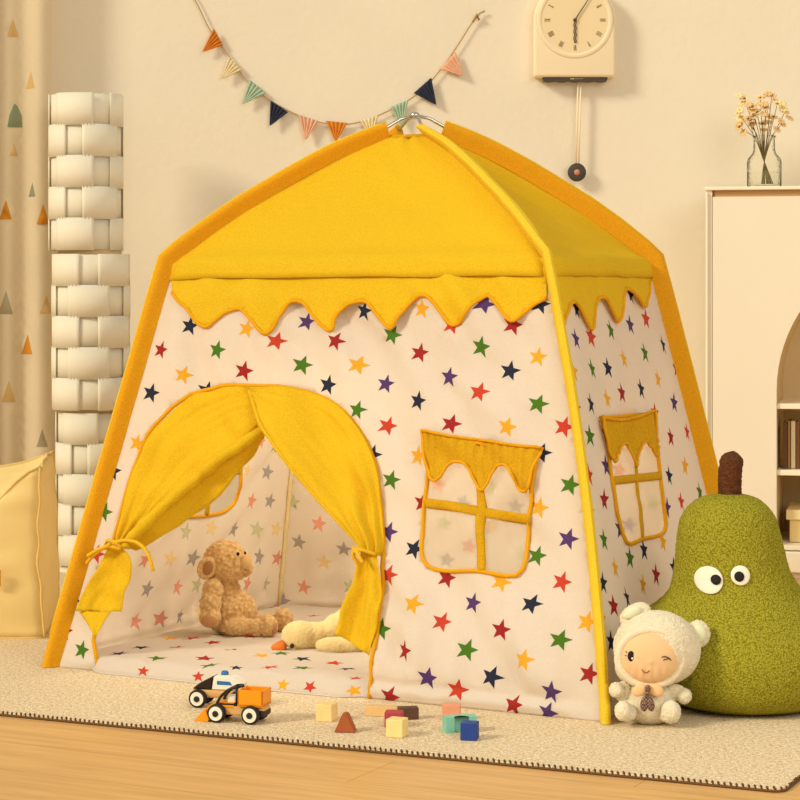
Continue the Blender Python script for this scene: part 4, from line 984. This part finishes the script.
# ------------------------------------------------------------------ lamb plush
MATZ = RZ+.033
def lamb():
    Y0 = 5.22; k = Y0/F; cx0 = (228-400)*k
    t = thing('plush_lamb', 'curly tan plush lamb sitting inside the tent doorway', 'soft toy', (cx0, Y0, MATZ))
    q = lambda px, py, d=0: V(((px-400)*(Y0+d)/F-cx0, d, CH-MATZ-(py-HY)*(Y0+d)/F))
    s = k
    pr = [(q(227, 612, .02), (23*s, 19*s, 25*s)), (q(223, 590, .015), (17*s, 15*s, 17*s)), (q(240, 612, .03), (17*s, 15*s, 20*s)),
          (q(225, 561), (21.5*s, 19*s, 21.5*s)), (q(236, 566), (14*s, 13*s, 14*s)), (q(243, 567), (10*s, 10*s, 10*s)),
          (q(213, 590, -.035), (10*s, 9*s, 12*s)), (q(210.5, 604, -.043), (10.5*s, 9.5*s, 14*s)), (q(210, 617, -.048), (11*s, 10*s, 10*s)),
          (q(240, 627, -.02), (20*s, 9.5*s, 9*s)), (q(258, 628, -.025), (14*s, 9*s, 9*s)), (q(268, 628, -.028), (9.5*s, 11*s, 11*s)),
          (q(262, 625, .05), (22*s, 9*s, 9*s)), (q(283, 625, .05), (10*s, 11*s, 12*s)),
          (q(246, 604, .045), (7*s, 7*s, 14*s), Matrix.Rotation(-.4, 3, 'Y'))]
    pr = [((V((a[0].x, a[0].y, max(a[0].z, a[1][2]*.93)))), *a[1:]) for a in pr]
    CM = bpy.data.materials.new('curly_tan_plush'); CM.use_nodes = True; nt = CM.node_tree; N = nt.nodes; L = nt.links; b = N['Principled BSDF']; b.inputs['Roughness'].default_value = 1; b.inputs['Sheen Weight'].default_value = .2; b.inputs['Specular IOR Level'].default_value = .1
    tc = N.new('ShaderNodeTexCoord'); vo = N.new('ShaderNodeTexVoronoi'); vo.inputs['Scale'].default_value = 110; L.new(tc.outputs['Object'], vo.inputs['Vector'])
    rp = N.new('ShaderNodeValToRGB'); rp.color_ramp.elements[0].position = .15; rp.color_ramp.elements[0].color = lin('E6C48C'); rp.color_ramp.elements[1].position = .8; rp.color_ramp.elements[1].color = lin('CDA066')
    L.new(vo.outputs['Distance'], rp.inputs['Fac']); L.new(rp.outputs['Color'], b.inputs['Base Color'])
    bd = blob('lamb_body', pr, .0026, CM, t, 4, .0035, 105, curl=True)
    E = mat('lamb_ear', 'C99B62', .9, 40, .08); PADM = mat('paw_pad', 'C08B5C', .85)
    bm = bmesh.new(); ell(bm, q(207, 568, -.036), (9.5*s, 5*s, 12*s), Matrix.Rotation(.45, 3, 'Y')); obj('ear', bm, CM, t)
    bm = bmesh.new(); ell(bm, q(208, 568, -.047), (5*s, 2.4*s, 7.5*s), Matrix.Rotation(.35, 3, 'Y')); obj('ear_lining', bm, mat('ear_inside', 'A87848', .9), t)
    bm = bmesh.new(); ell(bm, q(236, 569, .035), (7*s, 4.5*s, 9*s)); obj('ear', bm, CM, t)
    bm = bmesh.new(); ell(bm, q(209, 621, -.067), (8*s, 3.5*s, 6.5*s)); obj('paw_pad', bm, PADM, t)
    bm = bmesh.new(); ell(bm, q(273, 628, -.036), (4.5*s, 6*s, 7*s)); obj('sole_pad', bm, PADM, t); bm = bmesh.new(); ell(bm, q(289, 627, .042), (4.5*s, 6*s, 7.5*s)); obj('sole_pad', bm, PADM, t)
    bm = bmesh.new(); ell(bm, q(243, 562, -.006), (9.2*s, 10.5*s, 10.5*s)); obj('face', bm, mat('short_tan_pile', 'DDB47A', .95, 60, .06, 250, .4, .002), t)
    bm = bmesh.new(); EB_ = mat('eye_black', '120C08', .2); ell(bm, q(238, 554, -.041), (1.6*s, 1.2*s, 1.9*s)); obj('eye', bm, EB_, t); bm = bmesh.new(); ell(bm, q(245, 553, -.030), (1.2*s, 1.2*s, 1.6*s)); obj('eye', bm, EB_, t)
    bm = bmesh.new(); tube(bm, catmull([q(250, 560, -.018), q(247, 563, -.024), q(244, 568, -.026), q(247, 571, -.022)], 10), .001, 6); obj('mouth_stitch', bm, mat('stitch_brown', '7A5230', .8), t)
lamb()

# ------------------------------------------------------------------ goose plush
def goose():
    Y0 = 5.0; k = Y0/F; cx0 = (330-400)*k
    t = thing('plush_goose', 'pale yellow plush goose with orange beak lying inside the tent', 'soft toy', (cx0, Y0, MATZ))
    q = lambda px, py, d=0: V(((px-400)*(Y0+d)/F-cx0, d, CH-MATZ-(py-HY)*(Y0+d)/F))
    s = k
    pr = [(q(300, 641), (19*s, 15*s, 15*s)), (q(314, 637, .01), (16*s, 14*s, 14*s)), (q(326, 634, .02), (15*s, 13*s, 13*s)), (q(338, 628, .03), (16*s, 15*s, 15*s)), (q(350, 624, .045), (18*s, 18*s, 18*s)), (q(368, 622, .07), (28*s, 24*s, 24*s)), (q(392, 625, .1), (22*s, 20*s, 20*s))]
    pr = [(V((a[0].x, a[0].y, max(a[0].z, a[1][2]*.95))), *a[1:]) for a in pr]
    GM = mat('goose_pile', 'E8CF92', 1, 60, .05, 160, .5, .003, sheen=.2)
    blob('goose_body', pr, .003, GM, t, 8, .0012, 200)
    wg = [(q(334, 651, -.05), (19*s, 9*s, 8.5*s)), (q(350, 650, -.045), (18*s, 10*s, 9*s))]
    wg = [(V((a[0].x, a[0].y, max(a[0].z, a[1][2]*.95))), *a[1:]) for a in wg]
    blob('wing', wg, .003, GM, t, 5, .0012, 200)
    bm = bmesh.new(); lathe(bm, [(0, 0), (.4*8*s, .002), (7*s, .015), (8.5*s, .028), (8*s, .034), (0, .036)], 20, (0, 0, 0), Matrix.Translation(q(271, 648, -.006)) @ Matrix.Rotation(math.radians(82), 4, 'Y') @ Matrix.Diagonal((.75, .8, 1, 1)))
    obj('beak', bm, mat('beak_orange', 'DE7A2C', .8, 30, .15), t)
    bm = bmesh.new(); ell(bm, q(292, 646, -.030), (2.2*s, 1.6*s, 2.4*s)); obj('eye', bm, mat('goose_eye', '3A2416', .3), t)
goose()

# ------------------------------------------------------------------ toy vehicles
WD = mat('beech_wood', 'D9A866', .55, 14, .08); TYRE = mat('tyre_black', '2A2320', .7); HUBW = mat('wheel_white', 'F2EBD8', .5)
def wheel(parent, c, r, w, face=-1):
    MX = Matrix.Rotation(PI/2, 4, 'X')
    bm = bmesh.new(); lathe(bm, [(0, -w/2), (r*.9, -w/2), (r, -w/3), (r, w/3), (r*.9, w/2), (0, w/2)], 36, c, MX); o = obj('wheel', bm, TYRE, parent, auto=50)
    bm = bmesh.new(); c2 = (c[0], c[1]+face*(w/2+.0003), c[2]); lathe(bm, [(r*.40, 0), (r*.76, 0), (r*.74, .0015), (r*.42, .0015)], 32, c2, Matrix.Rotation(PI/2 if face < 0 else -PI/2, 4, 'X')); obj('wheel_ring', bm, HUBW, o, auto=40)
    bm = bmesh.new(); lathe(bm, [(0, 0), (r*.34, 0), (r*.32, .0035), (0, .004)], 20, c2, Matrix.Rotation(PI/2 if face < 0 else -PI/2, 4, 'X')); obj('axle_cap', bm, TYRE, o, auto=40)
def loader():
    g = ground(238, 724); t = thing('toy_loader', 'orange wooden toy loader with a scoop, in front of the tent', 'toy vehicle', (g.x, g.y+.03, RZ), math.radians(-16))
    OR = mat('toy_orange', 'F59A14', .4); BKP = mat('toy_black', '262019', .5)
    for x in (-.034, .034-.0):
        wheel(t, (x-.003 if x < 0 else x, -.027, .0185), .0185, .012, -1); wheel(t, (x-.003 if x < 0 else x, .027, .0185), .0185, .012, 1)
    bm = bmesh.new(); box(bm, (.006, 0, .024), (.104, .040, .018), bev=.003); obj('chassis', bm, WD, t, False)
    bm = bmesh.new(); box(bm, (.054, 0, .020), (.010, .05, .014), bev=.004); obj('rear_bumper', bm, BKP, t, False)
    # open orange tipper
    bm = bmesh.new(); X0, X1, W, z0, z1, th = .006, .058, .052, .034, .066, .004
    box(bm, ((X0+X1)/2, 0, z0+.002), (X1-X0, W, .004)); box(bm, (X0+th/2, 0, (z0+z1)/2), (th, W, z1-z0), bev=.001); box(bm, (X1-th/2, 0, (z0+z1)/2), (th, W, z1-z0), bev=.001)
    for s_ in (-1, 1): box(bm, ((X0+X1)/2, s_*(W/2-th/2), (z0+z1)/2), (X1-X0, th, z1-z0), bev=.001)
    obj('tipper', bm, OR, t, False)
    # black cab frame
    bm = bmesh.new()
    for s_ in (-1, 1):
        tube(bm, catmull([(-.040, s_*.018, .036), (-.030, s_*.018, .052), (-.012, s_*.018, .066), (.002, s_*.018, .068)], 12), .0028, 8); tube(bm, [(-.040, s_*.018, .036), (.004, s_*.018, .036)], .0028, 8); tube(bm, [(.002, s_*.018, .036), (.002, s_*.018, .068)], .0028, 8)
    tube(bm, [(-.012, -.018, .066), (-.012, .018, .066)], .0028, 8); tube(bm, [(.002, -.018, .068), (.002, .018, .068)], .0028, 8); tube(bm, [(-.030, -.018, .052), (-.030, .018, .052)], .0024, 8)
    obj('cab_frame', bm, BKP, t)
    bm = bmesh.new(); box(bm, (-.012, 0, .044), (.018, .022, .014), bev=.002); obj('seat', bm, HUBW, t, False)
    # scoop arm and bucket
    bm = bmesh.new(); pr = [(-.004, .028), (-.004, .039), (-.045, .038), (-.058, .030), (-.068, .016), (-.076, .012), (-.070, .004), (-.060, .010), (-.048, .026), (-.040, .029)]
    A = [bm.verts.new((x, -.020, z)) for x, z in pr]; B = [bm.verts.new((x, .020, z)) for x, z in pr]; bm.faces.new(A); bm.faces.new(B[::-1]); n = len(pr)
    for j in range(n): bm.faces.new((A[j], B[j], B[(j+1) % n], A[(j+1) % n]))
    bmesh.ops.triangulate(bm, faces=bm.faces[:2]); obj('loader_arm', bm, OR, t, False)
    bm = bmesh.new(); pr = [(-.060, .022), (-.064, .024), (-.084, .002), (-.083, .0005), (-.056, .0005), (-.054, .006)]
    A = [bm.verts.new((x, -.027, z)) for x, z in pr]; B = [bm.verts.new((x, .027, z)) for x, z in pr]; bm.faces.new(A); bm.faces.new(B[::-1]); n = len(pr)
    for j in range(n): bm.faces.new((A[j], B[j], B[(j+1) % n], A[(j+1) % n]))
    obj('bucket', bm, OR, t, False)
    bm = bmesh.new(); ell(bm, (-.058, -.0205, .016), (.004, .003, .004)); obj('pivot_pin', bm, mat('pin_red', 'D8402A', .4), t)
loader()
def police():
    g = ground(221, 709); t = thing('toy_car', 'black and white wooden toy car with a blue light, behind the orange loader', 'toy vehicle', (g.x, g.y+.028, RZ), math.radians(-14))
    WH = mat('toy_white', 'F3ECDC', .4); BK = mat('toy_bonnet', '2B2018', .35); BL = mat('toy_blue', '2E6FB0', .35)
    for x in (-.044, .040):
        wheel(t, (x, -.024, .0185), .0185, .012, -1); wheel(t, (x, .024, .0185), .0185, .012, 1)
    bm = bmesh.new(); box(bm, (0, 0, .028), (.120, .036, .018), bev=.006); obj('chassis', bm, WD, t, False)
    def ext(pr, w, name, m, p=t):
        bm = bmesh.new(); A = [bm.verts.new((x, -w, z)) for x, z in pr]; B = [bm.verts.new((x, w, z)) for x, z in pr]; bm.faces.new(A); bm.faces.new(B[::-1]); n = len(pr)
        for j in range(n): bm.faces.new((A[j], B[j], B[(j+1) % n], A[(j+1) % n]))
        bmesh.ops.bevel(bm, geom=[e for e in bm.edges], offset=.0015, segments=2, affect='EDGES'); return obj(name, bm, m, p, False)
    ext([(-.058, .037), (-.018, .037), (-.014, .063), (-.026, .058), (-.044, .048)], .0185, 'bonnet', BK)
    ext([(-.016, .037), (.046, .037), (.048, .050), (.030, .062), (.010, .066), (-.012, .064)], .0187, 'cabin', WH)
    ext([(-.006, .046), (.030, .046), (.024, .056), (-.006, .057)], .0194, 'window', BL)
    bm = bmesh.new(); lathe(bm, [(0, 0), (.008, 0), (.008, .003), (.006, .007), (0, .008)], 20, (.006, 0, .066)); obj('beacon', bm, BL, t)
police()

# ------------------------------------------------------------------ wooden blocks on the rug
def block(name, label, px, py, size, rz, col, shape='box', grain=True):
    g = ground(px, py); sx, sy, sz = size
    bm = bmesh.new()
    if shape == 'box': box(bm, (0, 0, sz/2), size, bev=.0015)
    elif shape == 'roof':
        pr = [(-sx/2, 0), (sx/2, 0), (sx*.12, sz), (-sx*.12, sz)]
        A = [bm.verts.new((x, -sy/2, z)) for x, z in pr]; B = [bm.verts.new((x, sy/2, z)) for x, z in pr]; bm.faces.new(A); bm.faces.new(B[::-1])
        for j in range(4): bm.faces.new((A[j], B[j], B[(j+1) % 4], A[(j+1) % 4]))
        bmesh.ops.bevel(bm, geom=bm.edges[:], offset=.0015, segments=2, affect='EDGES')
    elif shape == 'bridge':
        pr = [(-sx/2, 0), (-sx/2, sy), (sx/2, sy), (sx/2, 0)]
        r = sx*.24; pr += [(r*math.cos(a*PI/12), r*math.sin(a*PI/12)) for a in range(13)]
        pr = [(x, y-sy/2) for x, y in pr]
        A = [bm.verts.new((x, y, 0)) for x, y in pr]; B = [bm.verts.new((x, y, sz)) for x, y in pr]
        bm.faces.new(A); bm.faces.new(B[::-1]); n = len(pr)
        for j in range(n): bm.faces.new((A[j], B[j], B[(j+1) % n], A[(j+1) % n]))
        bmesh.ops.triangulate(bm, faces=[f for f in bm.faces if len(f.verts) > 4])
    o = obj(name, bm, mat('block_'+col, col, .6, 60, .06), None, False)
    o.location = (g.x, g.y+sy/2, RZ+.0002); o.rotation_euler = (0, 0, math.radians(rz))
    tag(o, label, 'toy block', 'wooden toy blocks scattered on the rug')
block('cube_block', 'natural wood cube left of the reddish brown wedge', 326.5, 722, (.034, .034, .034), -20, 'F0D08C')
block('wedge_block', 'reddish brown wedge block with a flat top', 345.5, 733, (.042, .026, .036), -6, 'A85A30', 'roof')
block('plank_block', 'flat natural wood plank block behind the dark red cube', 384, 717, (.070, .022, .020), -12, 'E2B87C')
block('plank_block', 'dark brown block touching the dark red cube', 408, 720, (.040, .022, .024), 10, '5E4030')
block('cube_block', 'dark red cube block behind a natural wood cube', 394, 728, (.034, .030, .030), -8, 'B0404A')
block('cube_block', 'natural wood cube in front of the dark red cube', 397, 738, (.034, .034, .034), -20, 'F2D590')
block('cube_block', 'salmon pink cube at the back of the pastel cluster', 451.5, 721, (.036, .022, .032), -5, 'E39A78')
block('bridge_block', 'mint green bridge shaped block behind the dark blue cube', 460, 733, (.062, .030, .030), 14, '86C4AE', 'bridge')
block('cube_block', 'dark blue cube block in front of the mint green block', 470, 741, (.031, .031, .033), -12, '24418E')

# ------------------------------------------------------------------ camera and light
cam = bpy.data.cameras.new('camera'); co = bpy.data.objects.new('camera', cam); COL.objects.link(co)
co.location = (0, 0, CH); co.rotation_euler = (PI/2, 0, 0); cam.sensor_width = 36; cam.lens = F/800*36; cam.shift_y = -(400-HY)/800
cam.clip_start = .05; cam.clip_end = 60; S.camera = co
def aim(o, d): o.rotation_euler = (-V(d)).to_track_quat('Z', 'Y').to_euler()
l = bpy.data.lights.new('key_sun', 'SUN'); l.energy = 2.3; l.angle = math.radians(13); l.color = (1, .90, .70); lo = bpy.data.objects.new('key_sun', l); COL.objects.link(lo); aim(lo, (.72, .44, -.50)); lo.location = (-4, 1, 4)
l = bpy.data.lights.new('soft_fill', 'AREA'); l.energy = 85; l.size = 2.6; l.color = (1, .95, .83); lo = bpy.data.objects.new('soft_fill', l); COL.objects.link(lo); lo.location = (2.3, 0.8, 2.7); aim(lo, V((.1, 5.2, .4))-lo.location)
l = bpy.data.lights.new('tent_fill', 'AREA'); l.energy = 4.4; l.size = .3; l.color = (1, .93, .76); lo = bpy.data.objects.new('tent_fill', l); COL.objects.link(lo); lo.location = (.02, 5.12, .80); aim(lo, (-.12, .3, -1))  # added fill that brightens the tent interior; no lamp hangs there
w = bpy.data.worlds.new('World'); S.world = w; w.use_nodes = True; w.node_tree.nodes['Background'].inputs[0].default_value = (1, .945, .81, 1); w.node_tree.nodes['Background'].inputs[1].default_value = .52
S.view_settings.view_transform = 'Standard'; S.view_settings.look = 'None'; S.view_settings.exposure = 0
S.cycles.use_denoising = True
